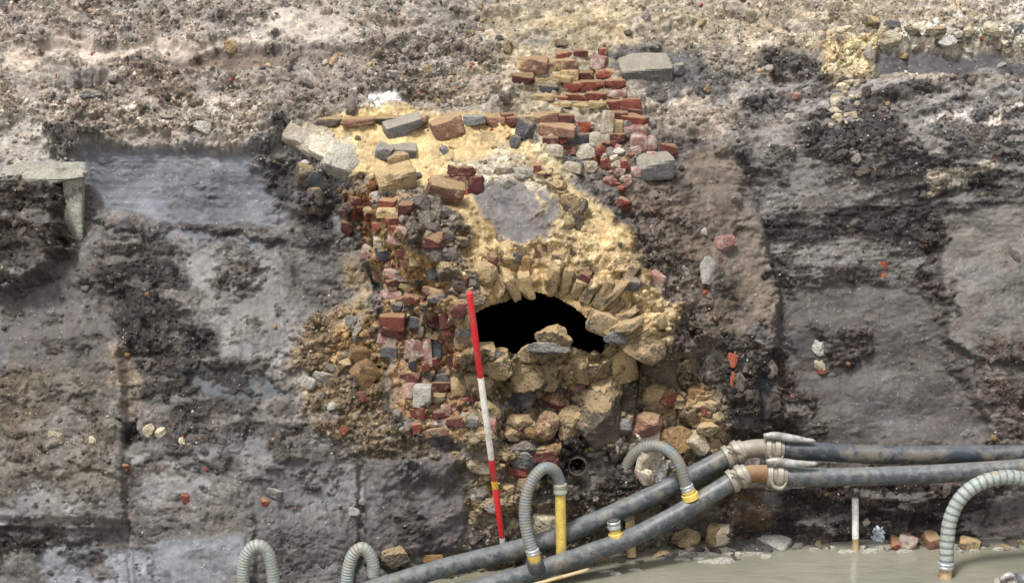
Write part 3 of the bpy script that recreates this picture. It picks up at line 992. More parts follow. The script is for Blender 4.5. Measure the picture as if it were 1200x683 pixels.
# ------------------------------------------------------------------ water and the ground under it
vs = [(-320, -320, -1.3), (320, -320, -1.3), (320, 320, -1.3), (-320, 320, -1.3)]
g = link('ground', mesh_from('ground', vs, [(0, 1, 2, 3)], mats=[M['conc']]))
tag(g, 'bare ground beneath the pit and its pool', None, None, 'structure')
wv_, wf_ = [], []
for j, yy in enumerate((-300, -40, -10, -4, 1.2)):
    for i, xx in enumerate((-300, -20, -5, 5, 20, 300)):
        wv_.append((xx, yy, 0.0))
for j in range(4):
    for i in range(5):
        a = j * 6 + i
        wf_.append((a, a + 1, a + 7, a + 6))
g = link('water', mesh_from('water', wv_, wf_, mats=[M['water']]))
tag(g, 'muddy brown water pooled at the foot of the earth face', None, None, 'structure')

HUE = {'umber': 'brown', 'tan': 'tan', 'dark': 'dark grey', 'ochre': 'ochre', 'brown': 'reddish brown', 'cream': 'cream', 'grey': 'grey', 'soilstone': 'grey brown', 'clod': 'dark', 'conc': 'pale grey'}

# ------------------------------------------------------------------ the vault
VO = surf(640, 340) + Vector((0, 0.25, -0.2))
vault = empty('brick_vault', VO, 'broken sandy brick vault arching over the dark culvert opening', 'vault')
# barrel behind the opening: real brick-lined void, deeper than the breach
o_ = surf(600, 345)
yc = surf(640, 335).y + 0.02
bvs, bfs = [], []
cx, cz = at_y(640, 420, yc).x, at_y(640, 420, yc).z
ns = 28
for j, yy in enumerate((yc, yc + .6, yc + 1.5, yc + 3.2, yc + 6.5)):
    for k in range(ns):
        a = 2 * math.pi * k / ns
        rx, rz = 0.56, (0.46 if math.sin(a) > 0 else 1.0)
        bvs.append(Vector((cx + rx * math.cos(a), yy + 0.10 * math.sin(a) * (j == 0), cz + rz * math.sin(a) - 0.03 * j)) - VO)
for j in range(4):
    for k in range(ns):
        k2 = (k + 1) % ns
        bfs.append((j * ns + k, (j + 1) * ns + k, (j + 1) * ns + k2, j * ns + k2))
bfs.append(tuple(4 * ns + k for k in range(ns)))
link('lining', mesh_from('lining', bvs, bfs, True, [M['void_shade']]), vault, VO)  # lining painted dark so the void reads black
rg = random.Random(11)


def voussoirs(n, a0, a1, ex, ey, rx, ry, ln, mats, prot, skip=()):
    for i in range(n):
        if i in skip: continue
        t = R(a0 + (a1 - a0) * (i + 0.5) / n) + rg.uniform(-.02, .02)
        dx, dy = math.cos(t), -math.sin(t)
        L = ln * rg.uniform(0.7, 1.2)
        px, py = ex + dx * (rx + L / 2), ey + dy * (ry + L / 2)
        p = surf(px, py, 3)
        s = scale_at(p)
        ang = math.atan2(dx, -dy)            # tilt of the radial axis from vertical
        wid = math.hypot(rx * math.sin(t), ry * math.cos(t)) * R(abs(a1 - a0)) / n / s * 1.0
        loc = p + OUT * (prot + rg.uniform(-.01, .035)) + Vector((0, 0.04, 0))
        o = link('brick', rg.choice(BRK if rg.random() < .6 else BR), vault, loc, (rg.uniform(0, .5), ang + rg.uniform(-.14, .14), rg.uniform(-.25, .25)),
                 (wid * rg.uniform(.9, 1.2), rg.uniform(.11, .17), L / s), M[rg.choice(mats)])


# crown and right haunch: radial bricks bedded in sand; the left haunch is broken to hanging lumps
voussoirs(8, 116, 50, 640, 414, 94, 66, 40, ['sandy', 'sandy', 'tan', 'umber', 'sandy'], 0.0, skip=(2,))
voussoirs(5, 48, 8, 640, 414, 84, 70, 44, ['sandy', 'tan', 'umber', 'tan'], 0.0)
voussoirs(7, 112, 56, 640, 414, 126, 104, 24, ['sandy', 'brown', 'tan', 'sandy', 'maroon'], -0.02, skip=(1, 5))
voussoirs(5, 50, 14, 640, 414, 130, 114, 26, ['sandy', 'tan', 'umber'], -0.015, skip=(2,))
for b, m in (((552, 336, 572, 358), 'sandy'), ((570, 320, 590, 348), 'sandy'), ((590, 318, 606, 346), 'sandy'), ((560, 310, 580, 334), 'sandy'), ((604, 330, 614, 342), 'umber')):
    lump('brick', b, m, vault, .35, 1.0, rg=rg)
for b, m in (((589, 294, 601, 307), 'slate'), ((600, 294, 610, 307), 'slate'), ((573, 298, 584, 312), 'maroon'), ((612, 300, 622, 322), 'ochre'),
             ((730, 326, 750, 340), 'slate'), ((748, 318, 762, 334), 'ochre'), ((760, 320, 778, 336), 'pink'), ((686, 307, 704, 317), 'umber'),
             ((680, 320, 692, 330), 'maroon'), ((690, 366, 720, 392), 'tan'), ((700, 345, 726, 372), 'sandy')):
    block('brick', b, m, vault, 0.03, rot=(0.2, rg.uniform(-.4, .4), 0), meshes=BRK, rg=rg)

for b, m in (((578, 192, 600, 208), 'mortar'), ((600, 196, 622, 212), 'conc'), ((560, 206, 580, 220), 'mortar'), ((584, 208, 606, 222), 'conc'), ((622, 200, 642, 214), 'umber'),
             ((640, 212, 664, 228), 'umber'), ((656, 226, 676, 248), 'umber'), ((612, 212, 634, 224), 'mortar'), ((666, 246, 684, 270), 'dark'), ((545, 196, 562, 208), 'cream')):
    lump('mortar_lump', b, m, vault, .25, .8, rg=rg)
# ------------------------------------------------------------------ brick pier, upper right
pier = empty('brick_pier', surf(690, 205) + Vector((0, .1, 0)), 'stepped ruin of red brick courses rising into sand, up and right of the vault', 'brick wall')
rg = random.Random(5)
PZ_ = [(245, 298, 140, 165, 'red'), (315, 365, 135, 155, 'maroon'), (415, 445, 130, 158, 'red'), (95, 205, 175, 225, 'brown'),
       (225, 320, 178, 215, 'brown'), (390, 440, 165, 212, 'pink'), (75, 150, 235, 268, 'maroon'), (185, 248, 272, 300, 'slate'),
       (275, 345, 268, 300, 'red'), (345, 425, 262, 295, 'red'), (330, 390, 223, 250, 'maroon'), (265, 328, 218, 250, 'sandy'),
       (410, 480, 215, 245, 'red'), (445, 515, 255, 285, 'red'), (290, 368, 312, 332, 'red'), (370, 440, 308, 335, 'red'), (455, 520, 300, 325, 'pink'),
       (445, 500, 342, 378, 'red'), (502, 580, 332, 372, 'red'), (530, 582, 374, 402, 'maroon'), (470, 528, 385, 420, 'maroon'),
       (160, 245, 393, 432, 'brown'), (247, 312, 395, 428, 'maroon'), (118, 158, 400, 435, 'tan'), (25, 70, 395, 432, 'maroon'),
       (188, 314, 436, 475, 'brown'), (316, 400, 427, 466, 'orange'), (318, 382, 469, 505, 'slate'), (385, 465, 468, 512, 'mortar'),
       (430, 472, 388, 460, 'mortar'), (470, 515, 424, 468, 'umber'), (466, 520, 472, 508, 'maroon'), (195, 250, 486, 517, 'maroon'),
       (252, 290, 480, 510, 'red'), (515, 605, 400, 440, 'red'), (515, 608, 440, 478, 'pink'), (545, 600, 480, 530, 'pink'), (602, 640, 480, 525, 'pink'),
       (660, 720, 515, 552, 'maroon'), (210, 270, 518, 555, 'mortar'), (275, 322, 522, 545, 'red'), (328, 402, 518, 560, 'mortar'),
       (405, 470, 515, 552, 'red'), (385, 422, 552, 580, 'red'), (430, 495, 562, 602, 'red'), (365, 402, 585, 620, 'mortar'),
       (280, 345, 588, 620, 'mortar'), (155, 180, 598, 628, 'red'), (440, 490, 652, 672, 'red'), (520, 545, 640, 675, 'pink'), (484, 515, 606, 630, 'pink'),
       (548, 580, 606, 636, 'pink'), (505, 530, 572, 600, 'red'), (608, 640, 540, 560, 'pink'), (0, 24, 398, 430, 'maroon'),
       (240, 288, 320, 332, 'red'), (240, 300, 345, 362, 'sandy'), (310, 372, 346, 362, 'sandy'), (378, 440, 345, 366, 'sandy'),
       (235, 300, 240, 262, 'sandy'), (160, 222, 243, 262, 'sandy'), (160, 230, 315, 335, 'sandy')]
for a, b, c, d, m in PZ_:
    q = (580 + a / 3.415, 20 + c / 3.415, 580 + b / 3.415, 20 + d / 3.415)
    irregular = m in ('pink', 'mortar') or a > 500
    kx, ky = (q[2] - q[0]) * .07, (q[3] - q[1]) * .11
    q = (q[0] - kx, q[1] - ky, q[2] + kx, q[3] + ky)
    block('brick' if m != 'mortar' else 'mortar_lump', q, m, pier, 0.03 if irregular else 0.02, meshes=BRK if irregular or rg.random() < .3 else BR,
          jit=0.16 if irregular else 0.05, rg=rg)
for i in range(16):
    x, y = rg.uniform(700, 745), rg.uniform(165, 225)
    w = rg.uniform(7, 13)
    lump('mortar_lump' if i % 3 == 0 else 'brick_fragment', (x, y, x + w, y + w * .7), 'mortar' if i % 3 == 0 else rg.choice(['red', 'pink', 'maroon']), pier, 0.5, rg=rg)

# ------------------------------------------------------------------ crumbling wall left of the rod
wall = empty('brick_wall', surf(500, 505) + Vector((0, .1, 0)), 'crumbling wall of red and purple brick in yellow mortar, left of the ranging rod', 'brick wall')
rg = random.Random(6)
W4 = [(220, 320, 112, 170, 'red'), (222, 318, 168, 208, 'maroon'), (345, 410, 120, 160, 'slate'), (425, 478, 115, 160, 'maroon'), (480, 540, 105, 160, 'maroon'),
      (525, 585, 60, 115, 'maroon'), (270, 312, 50, 85, 'slate'), (314, 360, 52, 85, 'slate'), (390, 440, 60, 90, 'dark'), (490, 545, 170, 195, 'maroon'),
      (555, 615, 165, 195, 'grey'), (205, 288, 200, 246, 'pink'), (225, 290, 245, 292, 'slate'), (322, 400, 232, 300, 'pink'), (400, 435, 218, 325, 'pink'),
      (435, 482, 216, 292, 'slate'), (505, 550, 230, 280, 'red'), (340, 368, 305, 345, 'slate'), (305, 383, 358, 395, 'maroon'), (386, 455, 355, 380, 'dark'),
      (460, 545, 366, 418, 'slate'), (530, 590, 390, 455, 'sandy'), (445, 515, 412, 450, 'maroon'), (365, 435, 432, 510, 'white'), (440, 495, 465, 495, 'dark'),
      (610, 650, 452, 490, 'maroon'), (512, 580, 565, 600, 'maroon'), (480, 520, 512, 550, 'pink'), (570, 650, 560, 598, 'grey'), (350, 390, 592, 630, 'red'),
      (470, 500, 345, 370, 'dark'), (320, 360, 420, 470, 'pink'), (510, 545, 290, 330, 'maroon'), (440, 470, 300, 330, 'red'), (395, 425, 315, 350, 'red'),
      (385, 408, 160, 200, 'slate'), (410, 470, 185, 212, 'sandy'), (545, 580, 200, 250, 'sandy'), (590, 640, 380, 430, 'sandy'), (600, 650, 300, 350, 'tan'),
      (590, 620, 110, 160, 'umber'), (445, 510, 530, 560, 'maroon'), (400, 560, 610, 640, 'brown')]
W3 = [(90, 140, 180, 215, 'red'), (142, 192, 184, 215, 'red'), (75, 122, 120, 165, 'maroon'), (215, 280, 132, 165, 'red'), (300, 355, 150, 200, 'maroon'),
      (40, 90, 230, 282, 'maroon'), (185, 245, 300, 335, 'mortar'), (250, 332, 290, 325, 'pink'), (390, 440, 330, 370, 'dark'), (440, 495, 335, 385, 'dark'),
      (230, 280, 400, 432, 'maroon'), (235, 332, 436, 478, 'pink'), (240, 310, 480, 505, 'maroon'), (405, 510, 525, 562, 'brown'), (290, 340, 350, 390, 'maroon'),
      (345, 400, 380, 420, 'sandy'), (430, 475, 440, 480, 'slate'), (560, 600, 480, 530, 'maroon'), (370, 400, 475, 510, 'slate'), (140, 200, 165, 182, 'sandy'),
      (200, 275, 175, 205, 'sandy'), (180, 240, 235, 262, 'red'), (250, 290, 240, 262, 'red'), (290, 340, 250, 275, 'pink'), (300, 360, 505, 530, 'sandy')]
TAKEN = []
for (lst, oy) in ((W4, 340), (W3, 200)):
    for a, b, c, d, m in lst:
        q = (390 + a / 3.794, oy + c / 3.794, 390 + b / 3.794, oy + d / 3.794)
        TAKEN.append(q)
        kx, ky = (q[2] - q[0]) * .06, (q[3] - q[1]) * .1
        q = (q[0] - kx, q[1] - ky, q[2] + kx, q[3] + ky)
        block('brick' if m not in ('mortar', 'white') else 'mortar_lump', q, m, wall, 0.035, meshes=BRK if rg.random() < .5 else BR, jit=0.14, rg=rg)
yy = 232
while yy < 502:
    t = (yy - 232) / 270
    h_ = rg.uniform(9, 14)
    xx_ = np.interp(t, [0, .3, .55, 1], [402, 432, 448, 482]) + rg.uniform(-5, 8)
    xe = np.interp(t, [0, .3, .55, 1], [470, 500, 548, 566])
    while xx_ < xe:
        w_ = rg.uniform(14, 34)
        q = (xx_, yy + rg.uniform(-2, 2), xx_ + w_, yy + h_)
        if not any(q[0] < k[2] - 4 and q[2] > k[0] + 4 and q[1] < k[3] - 3 and q[3] > k[1] + 3 for k in TAKEN) and rg.random() < .92:
            m = rg.choice(['red', 'maroon', 'maroon', 'red', 'maroon', 'red', 'pink', 'sandy', 'slate', 'brown'])
            block('brick', q, m, wall, rg.uniform(-.015, .03), meshes=BR if rg.random() < .6 else BRK, jit=.18, rg=rg)
        xx_ += w_ + rg.uniform(0, 3)
    yy += h_
for i in range(46):
    t = rg.random()
    x = 418 + 90 * t + rg.uniform(-20, 62) * (0.6 + .4 * t)
    y = 238 + 260 * t + rg.uniform(-8, 8)
    w = rg.uniform(5, 11)
    lump('brick_fragment', (x, y, x + w, y + w * rg.uniform(.5, .9)), rg.choice(['red', 'maroon', 'pink', 'sandy', 'maroon', 'red']), wall, 0.35, meshes=LUS + LU, rg=rg)

# ------------------------------------------------------------------ dark brick edging at the back of the sand
cop = empty('brick_edging', surf(470, 140) + Vector((0, .1, 0)), 'line of dark flat bricks edging the back of the yellow sand', 'brick edging')
for b, m in (((402, 138, 438, 147), 'brown'), ((440, 137, 470, 144), 'dark'), ((470, 137, 500, 145), 'brown'), ((544, 135, 569, 147), 'grey'), ((569, 135, 592, 147), 'brown'),
             ((592, 136, 606, 147), 'maroon'), ((372, 138, 400, 148), 'dark')):
    block('brick', b, m, cop, 0.05, depth=.12, meshes=BRK, jit=.05)

# ------------------------------------------------------------------ single bricks and stones, each a thing
def tb(b, m, label, name='brick', prot=0.05, cat='brick', meshes=None, rot=(0, 0, 0), depth=None, group=None):
    return block(name, b, m, None, prot, depth, rot, meshes or BR, 0.05, label, cat, group)


def tl(b, m, label, name='stone', prot=0.45, cat='stone', depth=0.8, ang=0.0, group=None, meshes=None, rot=None):
    return lump(name, b, m, None, prot, depth, rot, meshes, label, cat, group, ang)


tb((450, 140, 494, 157), 'grey', 'long grey brick tilted on the sand in front of the dark edging', rot=(.3, -.22, .2), depth=.11)
tb((505, 139, 542, 160), 'brown', 'brown brick end standing in sand at the right of the long tilted grey brick', rot=(.2, -.25, .3))
tb((441, 170, 459, 186), 'grey', 'small grey wedge of brick stuck on the sand', meshes=BRK, rot=(.2, .4, 0))
tb((457, 170, 488, 181), 'grey', 'flat grey brick lying on the sand beside a small grey wedge', rot=(.3, .08, 0), depth=.1)
tb((453, 178, 478, 193), 'sandy', 'ochre brick half sunk under the flat grey brick', meshes=BRK, rot=(.2, -.1, .2))
tb((442, 198, 487, 222), 'sandy', 'large sand crusted brick tilted at the head of the crumbling wall', rot=(.35, -.2, .25), depth=.13, prot=.07)
tb((501, 214, 543, 238), 'brown', 'brown brick sliding flat on the sand slope below a pile of purple brick ends', rot=(.35, .3, .1), depth=.12, prot=.06)
tl((536, 192, 558, 222), 'maroon', 'upright purple brick end topping the small pile on the sand', 'brick', .7, 'brick')
tl((523, 195, 541, 211), 'maroon', 'rounded purple brick end left of the upright one', 'brick', .6, 'brick')
tl((527, 209, 549, 224), 'brown', 'brownish brick end at the front of the small pile on the sand', 'brick', .6, 'brick')
tl((549, 208, 566, 228), 'maroon', 'dark brick end at the right of the small pile on the sand', 'brick', .6, 'brick')
tl((540, 222, 549, 230), 'orange', 'small orange crumb below the pile of purple brick ends', 'brick_fragment', .5, 'brick fragment')
tl((514, 205, 526, 216), 'sandy', 'small sandy stone left of the pile of purple brick ends', 'stone', .5)
tl((422, 218, 437, 227), 'dark', 'small black stone under the large sand crusted brick', 'stone', .5)
tl((434, 223, 446, 236), 'white', 'small whitish blue stone between a black and a slate one', 'stone', .5)
tl((445, 221, 456, 234), 'slate', 'small round slate coloured stone below the sand crusted brick', 'stone', .5)
tb((347, 195, 372, 218), 'dark', 'dark brick poking out below the white mortar slab', rot=(.2, .3, .5), meshes=BRK, prot=.06)
tb((358, 200, 384, 222), 'slate', 'dark grey brick leaning beside the poking dark brick below the mortar slab', rot=(.3, .9, .3), meshes=BRK, prot=.05)
tb((359, 220, 376, 250), 'dark', 'lowest dark brick standing in loose earth below the mortar slab', rot=(.1, .1, .4), meshes=BRK, prot=.05)
tl((350, 188, 364, 196), 'white', 'pale shard lying on the dark bricks below the mortar slab', 'shard', .5, 'shard')
# white mortar slab in two broken pieces
ms = empty('mortar_slab', surf(380, 185) + Vector((0, .06, 0)), 'cracked white mortar slab sloping down at the left of the sand', 'slab')
for (pa, pb, wd_, th_, m) in (((338, 149), (358, 160), .15, .10, 'mortar'), ((352, 157), (374, 172), .17, .10, 'mortar'), ((364, 166), (392, 180), .15, .13, 'mortar'),
                              ((386, 184), (417, 193), .17, .15, 'conc'), ((372, 154), (386, 164), .10, .06, 'mortar'), ((392, 170), (410, 180), .12, .08, 'cream')):
    A_, B_ = surf(*pa, 4), surf(*pb, 4)
    fr = oriented_frame(A_, B_, (random.uniform(-.3, 0), -.62, random.uniform(.6, .9)))
    o = link('slab_piece', random.choice(BRK), ms, (A_ + B_) / 2 - fr.col[2] * .015, fr, ((B_ - A_).length * 1.15, wd_, th_), M[m])
# grey blocks upper right
tb((725, 73, 786, 92), 'grey', 'large flat grey stone slab on the dark band right of the brick courses', 'stone_slab', .04, 'stone', BRK, (.3, 0, .1), .2)
tb((745, 183, 788, 207), 'grey', 'square grey stone block at the lower right foot of the brick courses', 'stone_block', .08, 'stone', BR, (.1, -.05, .15), .17)
tl((603, 141, 624, 167), 'slate', 'tilted slate blue cobble at the left end of the brown brick course', 'cobble', .7, 'cobble', ang=.4)
tl((597, 160, 613, 174), 'slate', 'smaller slate blue cobble under the tilted one', 'cobble', .6, 'cobble')
tl((648, 45, 664, 54), 'dark', 'small black stone above the top of the brick courses', 'stone', .5)
tl((786, 75, 802, 88), 'grey', 'grey cobble touching the right end of the flat grey slab', 'cobble', .5, 'cobble')
tl((228, 143, 249, 156), 'white', 'white angular stone lying alone on the upper left bank', 'stone', .8)
tl((95, 107, 119, 117), 'grey', 'flat grey stone under the small hollow at upper left', 'stone', .6)
tl((816, 304, 843, 333), 'white', 'pale flat shard sticking out of the dark slope right of the vault', 'shard', .75, 'shard', .35)
tl((834, 277, 860, 296), 'pink', 'dull pink flat stone above the pale shard on the dark slope', 'stone', .6)
tl((821, 268, 829, 276), 'white', 'tiny white chip beside the dull pink stone', 'stone', .6)
tl((822, 340, 830, 347), 'orange', 'tiny red crumb under the pale shard on the dark slope', 'brick_fragment', .5, 'brick fragment')
tl((851, 414, 866, 432), 'orange', 'orange soft brick smear stuck in the dark earth right of the rubble', 'brick_fragment', .3, 'brick fragment', .6)
tl((855, 436, 861, 460), 'orange', 'thin orange streak of brick hanging below the orange smear', 'brick_fragment', .1, 'brick fragment', .4)
tl((1030, 304, 1040, 314), 'orange', 'orange brick piece in the grey banded right face', 'brick_fragment', .12, 'brick fragment')
tl((1031, 318, 1039, 327), 'orange', 'lower orange crumb just under the orange brick piece', 'brick_fragment', .12, 'brick fragment')
tl((952, 398, 967, 416), 'white', 'white chalky lump pressed in the smooth right face', 'stone', .12)
tl((954, 416, 966, 432), 'cream', 'creamy lump below the white chalky one in the right face', 'stone', .12)
tl((957, 430, 966, 439), 'red', 'red crumb under the creamy lump in the right face', 'brick_fragment', .4, 'brick fragment')
tl((721, 232, 737, 250), 'red', 'lone red brick scrap on dark earth below the brick courses', 'brick_fragment', .4, 'brick fragment')
tl((350, 441, 370, 460), 'white', 'left half of a snapped whitish grey tile on the ochre rubble', 'tile', .6, 'tile', .35, .3)
tl((367, 434, 388, 454), 'white', 'right half of the snapped whitish grey tile on the ochre rubble', 'tile', .6, 'tile', .35, -.3)
tb((408, 404, 436, 426), 'ochre', 'upper of two ochre brick ends on the ochre rubble', rot=(.2, .3, .4), meshes=BRK, prot=.06)
tb((416, 424, 441, 450), 'ochre', 'lower of two ochre brick ends on the ochre rubble', rot=(.2, .7, .4), meshes=BRK, prot=.07)
tl((398, 421, 414, 436), 'umber', 'round brown stone left of the two ochre brick ends', 'stone', .5)
tl((336, 389, 354, 399), 'white', 'thin pale shard at the left rim of the ochre rubble', 'shard', .5, 'shard', .4)
tl((404, 370, 418, 384), 'grey', 'small grey square stone near the top of the ochre rubble', 'stone', .5)
tl((398, 498, 408, 510), 'red', 'red tile scrap low on the ochre rubble', 'brick_fragment', .5, 'brick fragment')
tl((418, 458, 430, 468), 'orange', 'orange scrap below the lower ochre brick end', 'brick_fragment', .4, 'brick fragment')
tl((384, 472, 394, 480), 'white', 'bluish white chip left of the orange scrap', 'stone', .5)
for b, l_ in (((167, 498, 181, 514), 'left of the two cream lumps beside the dark pocket'), ((181, 502, 194, 516), 'right of the two cream lumps beside the dark pocket'),
              ((208, 512, 216, 522), 'small cream chip right of the cream lumps'), ((57, 506, 75, 517), 'yellowish lump in the brown earth at far left'),
              ((104, 512, 112, 520), 'small pale chip right of the yellowish lump')):
    tl(b, 'cream', l_, 'stone', .4)
tl((212, 576, 222, 588), 'red', 'bright red crumb in the grey clay at lower left', 'brick_fragment', .5, 'brick fragment')
tl((141, 544, 151, 553), 'red', 'dark red crumb on the vertical edge at lower left', 'brick_fragment', .5, 'brick fragment')
tl((139, 615, 154, 634), 'grey', 'round grey pebble set in a dark socket at lower left', 'stone', .4)
tl((310, 571, 332, 584), 'grey', 'grey flat stone in the clay left of the dark cut block', 'stone', .4)
tl((303, 582, 316, 594), 'red', 'red crumb under the grey flat stone in the clay', 'brick_fragment', .3, 'brick fragment')
tl((420, 584, 430, 592), 'white', 'white chip at the left edge of the dark cut block', 'stone', .5)
tl((408, 594, 420, 604), 'white', 'second white chip lower left of the dark cut block', 'stone', .5)
# boulders at the top right
for b, m, l_ in (((1149, 25, 1171, 42), 'cream', 'largest pale boulder near the top right corner'), ((1012, 21, 1033, 37), 'tan', 'tan boulder left of the black stones at top right'),
                 ((1034, 25, 1056, 35), 'grey', 'long grey stone right of the tan boulder'), ((1060, 34, 1080, 43), 'dark', 'black flat stone under the rubble at top right'),
                 ((1086, 32, 1110, 42), 'dark', 'second black flat stone right of the first at top right'), ((1134, 14, 1146, 24), 'cream', 'round cream stone above the largest pale boulder'),
                 ((1182, 24, 1200, 42), 'grey', 'grey stone at the right edge near the top corner'), ((1036, 40, 1056, 56), 'cream', 'chalky lump on the dark band at top right'),
                 ((1100, 44, 1118, 56), 'white', 'whitish lump on the dark band at right'), ((920, 132, 932, 143), 'white', 'pale square stone in the dark gravel pocket'),
                 ((928, 108, 938, 118), 'pink', 'small pink stone in the dark gravel pocket'), ((940, 104, 950, 113), 'white', 'white chip by the pink stone in the dark gravel pocket'),
                 ((1127, 33, 1142, 42), 'cream', 'small cream stone left of the largest pale boulder'), ((980, 32, 996, 40), 'cream', 'cream stone on the sandy ground at upper right')):
    tl(b, m, l_, 'boulder' if b[2] - b[0] > 19 else 'stone', .55, 'boulder' if b[2] - b[0] > 19 else 'stone')
rg = random.Random(9)
for i in range(26):
    x, y = rg.uniform(974, 1006), rg.uniform(84, 146)
    x -= (y - 84) * .08
    w = rg.uniform(6, 13)
    lump('pebble', (x, y, x + w, y + w * .75), 'cream', None, .5, .9, None, LU, 'cream pebble spilling down the sandy gully at upper right', 'pebble', 'cream pebbles in the sandy gully', rg=rg)
for i in range(22):
    x, y = rg.uniform(1030, 1196), rg.uniform(22, 58)
    w = rg.uniform(5, 10)
    lump('pebble', (x, y, x + w, y + w * .7), rg.choice(['cream', 'grey', 'soilstone', 'conc']), None, .5, .9, None, LU, 'pale pebble in the rubble above the dark band at top right', 'pebble', 'pale rubble pebbles at top right', rg=rg)

# ------------------------------------------------------------------ concrete post and slab, far left
cp = empty('concrete_post', surf(82, 276), 'pale concrete post carrying a flat weathered slab at the left edge', 'post')
p0 = surf(80, 240)
s0 = scale_at(p0)
link('post', rough_box('post', 31, 7, .03, 2, 10), cp, at_y(85, 243, p0.y - .03) + Vector((0, .05, 0)), (0, .04, .05), (23 / s0, .16, 82 / s0), M['conc'])
link('cap_slab', rough_box('cap_slab', 32, 10, .06, 5, 12), cp, at_y(50, 205, p0.y - .02) + Vector((0, .02, 0)), (.12, -.02, .02), (97 / s0, .24, 15 / s0), M['conc'])

# ------------------------------------------------------------------ rubble below the opening
RB = [((622, 420, 656, 454), 'umber', 'yellow brown lump of masonry just below the opening', .6), ((634, 384, 664, 409), 'tan', 'pointed tan brick lump poking up into the dark opening', .6),
      ((624, 403, 656, 414), 'grey', 'flat grey stone lying on the sill of the opening', .6), ((610, 405, 626, 421), 'umber', 'small brown stone left of the flat grey stone on the sill', .6),
      ((732, 384, 768, 416), 'tan', 'big rough tan block right of the opening', .6), ((712, 386, 734, 402), 'grey', 'grey brown brick end between the opening and the big tan block', .5),
      ((748, 408, 794, 440), 'dark', 'dark brown lump under the big tan block', .45), ((562, 412, 600, 440), 'umber', 'grey brown lump at the left sill of the opening', .5),
      ((594, 420, 628, 450), 'umber', 'slanting crusted lump left of the yellow brown masonry', .5), ((690, 437, 726, 476), 'tan', 'sandy block in the middle of the rubble', .5),
      ((676, 464, 720, 510), 'dark', 'largest dark lump of the rubble with a hollow beneath', .65), ((722, 444, 751, 474), 'dark', 'dark lump right of the sandy block', .5),
      ((752, 440, 798, 482), 'sandy', 'broad sandy lump at the right of the rubble', .3), ((774, 458, 794, 471), 'red', 'red brick scrap on the broad sandy lump', .6),
      ((724, 489, 742, 506), 'grey', 'grey stone left of the brown stone above the white mortar', .45), ((741, 486, 770, 508), 'brown', 'grey brown stone directly above the white mortar', .5),
      ((774, 500, 802, 527), 'ochre', 'ochre lump right of the white mortar', .5), ((804, 504, 830, 530), 'cream', 'pale lump right of the ochre lump by the pipes', .5),
      ((655, 480, 680, 510), 'umber', 'tan brick with a dark broken end left of the dark lump', .55), ((629, 486, 650, 512), 'brown', 'brown brick end in the left of the rubble', .55),
      ((598, 486, 624, 501), 'tan', 'greyish tan brick lying flat near the rod', .5), ((643, 446, 661, 462), 'grey', 'light grey stone below the yellow brown masonry', .55),
      ((640, 462, 662, 479), 'maroon', 'dark purple brick end below the light grey stone', .5), ((664, 448, 682, 461), 'pink', 'pinkish stone right of the light grey stone', .5),
      ((598, 450, 620, 473), 'slate', 'purple grey stone near the white part of the rod', .5), ((602, 514, 628, 531), 'slate', 'squared dark grey brick above the red fragments near the ribbed hose', .6),
      ((619, 525, 646, 544), 'maroon', 'purple rounded brick right of the squared dark grey brick', .55), ((600, 529, 624, 546), 'grey', 'grey white stone under the squared dark grey brick', .5),
      ((600, 543, 621, 559), 'red', 'red brick lump by the lower red part of the rod', .5), ((617, 540, 634, 553), 'grey', 'grey chip right of the red brick lump', .5),
      ((624, 600, 652, 630), 'cream', 'beige lump behind the yellow pipe', .5), ((666, 425, 690, 446), 'umber', 'brown lump right of the yellow brown masonry', .45),
      ((656, 412, 684, 434), 'umber', 'brown lump at the right of the pointed tan brick', .45), ((684, 418, 714, 438), 'tan', 'sandy lump left of the long tan brick slab', .45),
      ((800, 470, 826, 492), 'umber', 'brown lump at the right margin of the rubble', .4), ((768, 426, 790, 444), 'umber', 'small brown lump under the dark brown lump at right', .4),
      ((818, 474, 828, 484), 'red', 'bright red scrap at the right margin of the rubble', .5)]
for b, m, l_, pr in RB:
    kx, ky = (b[2] - b[0]) * .11, (b[3] - b[1]) * .11
    b = (b[0] - kx, b[1] - ky * .3, b[2] + kx, b[3] + ky * 1.4)
    tl(b, m, l_, 'rubble_lump' if m not in ('red', 'maroon', 'slate') else 'brick', pr, 'rubble', .9)
tb((713, 400, 744, 446), 'sandy', 'long tan brick slab standing tilted at the right of the opening', 'brick', .10, 'brick', BR, (.25, -.28, .2), .13)
tl((742, 502, 772, 527), 'mortar', 'upper white mortar lump behind the ribbed hose arch', 'mortar_lump', .75, 'mortar', .45, meshes=BRK)
tl((746, 524, 776, 552), 'mortar', 'middle white mortar lump framed by the ribbed hose arch', 'mortar_lump', .75, 'mortar', .4, meshes=BRK)
tl((744, 548, 766, 570), 'mortar', 'lowest white mortar lump framed by the ribbed hose arch', 'mortar_lump', .75, 'mortar', .4, meshes=BRK)
rg = random.Random(12)
for i in range(150):
    x, y = rg.uniform(556, 835), rg.uniform(425, 525)
    if y < 430 and x < 720 or y < 425 + (x - 790) * .8: continue
    w = rg.uniform(8, 20) if x < 740 else rg.uniform(10, 28)
    m = rg.choice(['umber', 'umber', 'tan', 'tan', 'ochre', 'umber', 'dark'])
    lump('rubble_lump', (x, y, x + w, y + w * rg.uniform(.55, .95)), m, None, .3, .9, None, LU,
         ('small ' if w < 14 else 'fist sized ') + HUE[m] + ' rubble lump strewn below the culvert opening' + (' on its left' if x < 640 else ' at its middle' if x < 720 else ' on its right' if x < 780 else ' at its far right'), 'rubble', 'small rubble lumps below the opening', rg=rg)
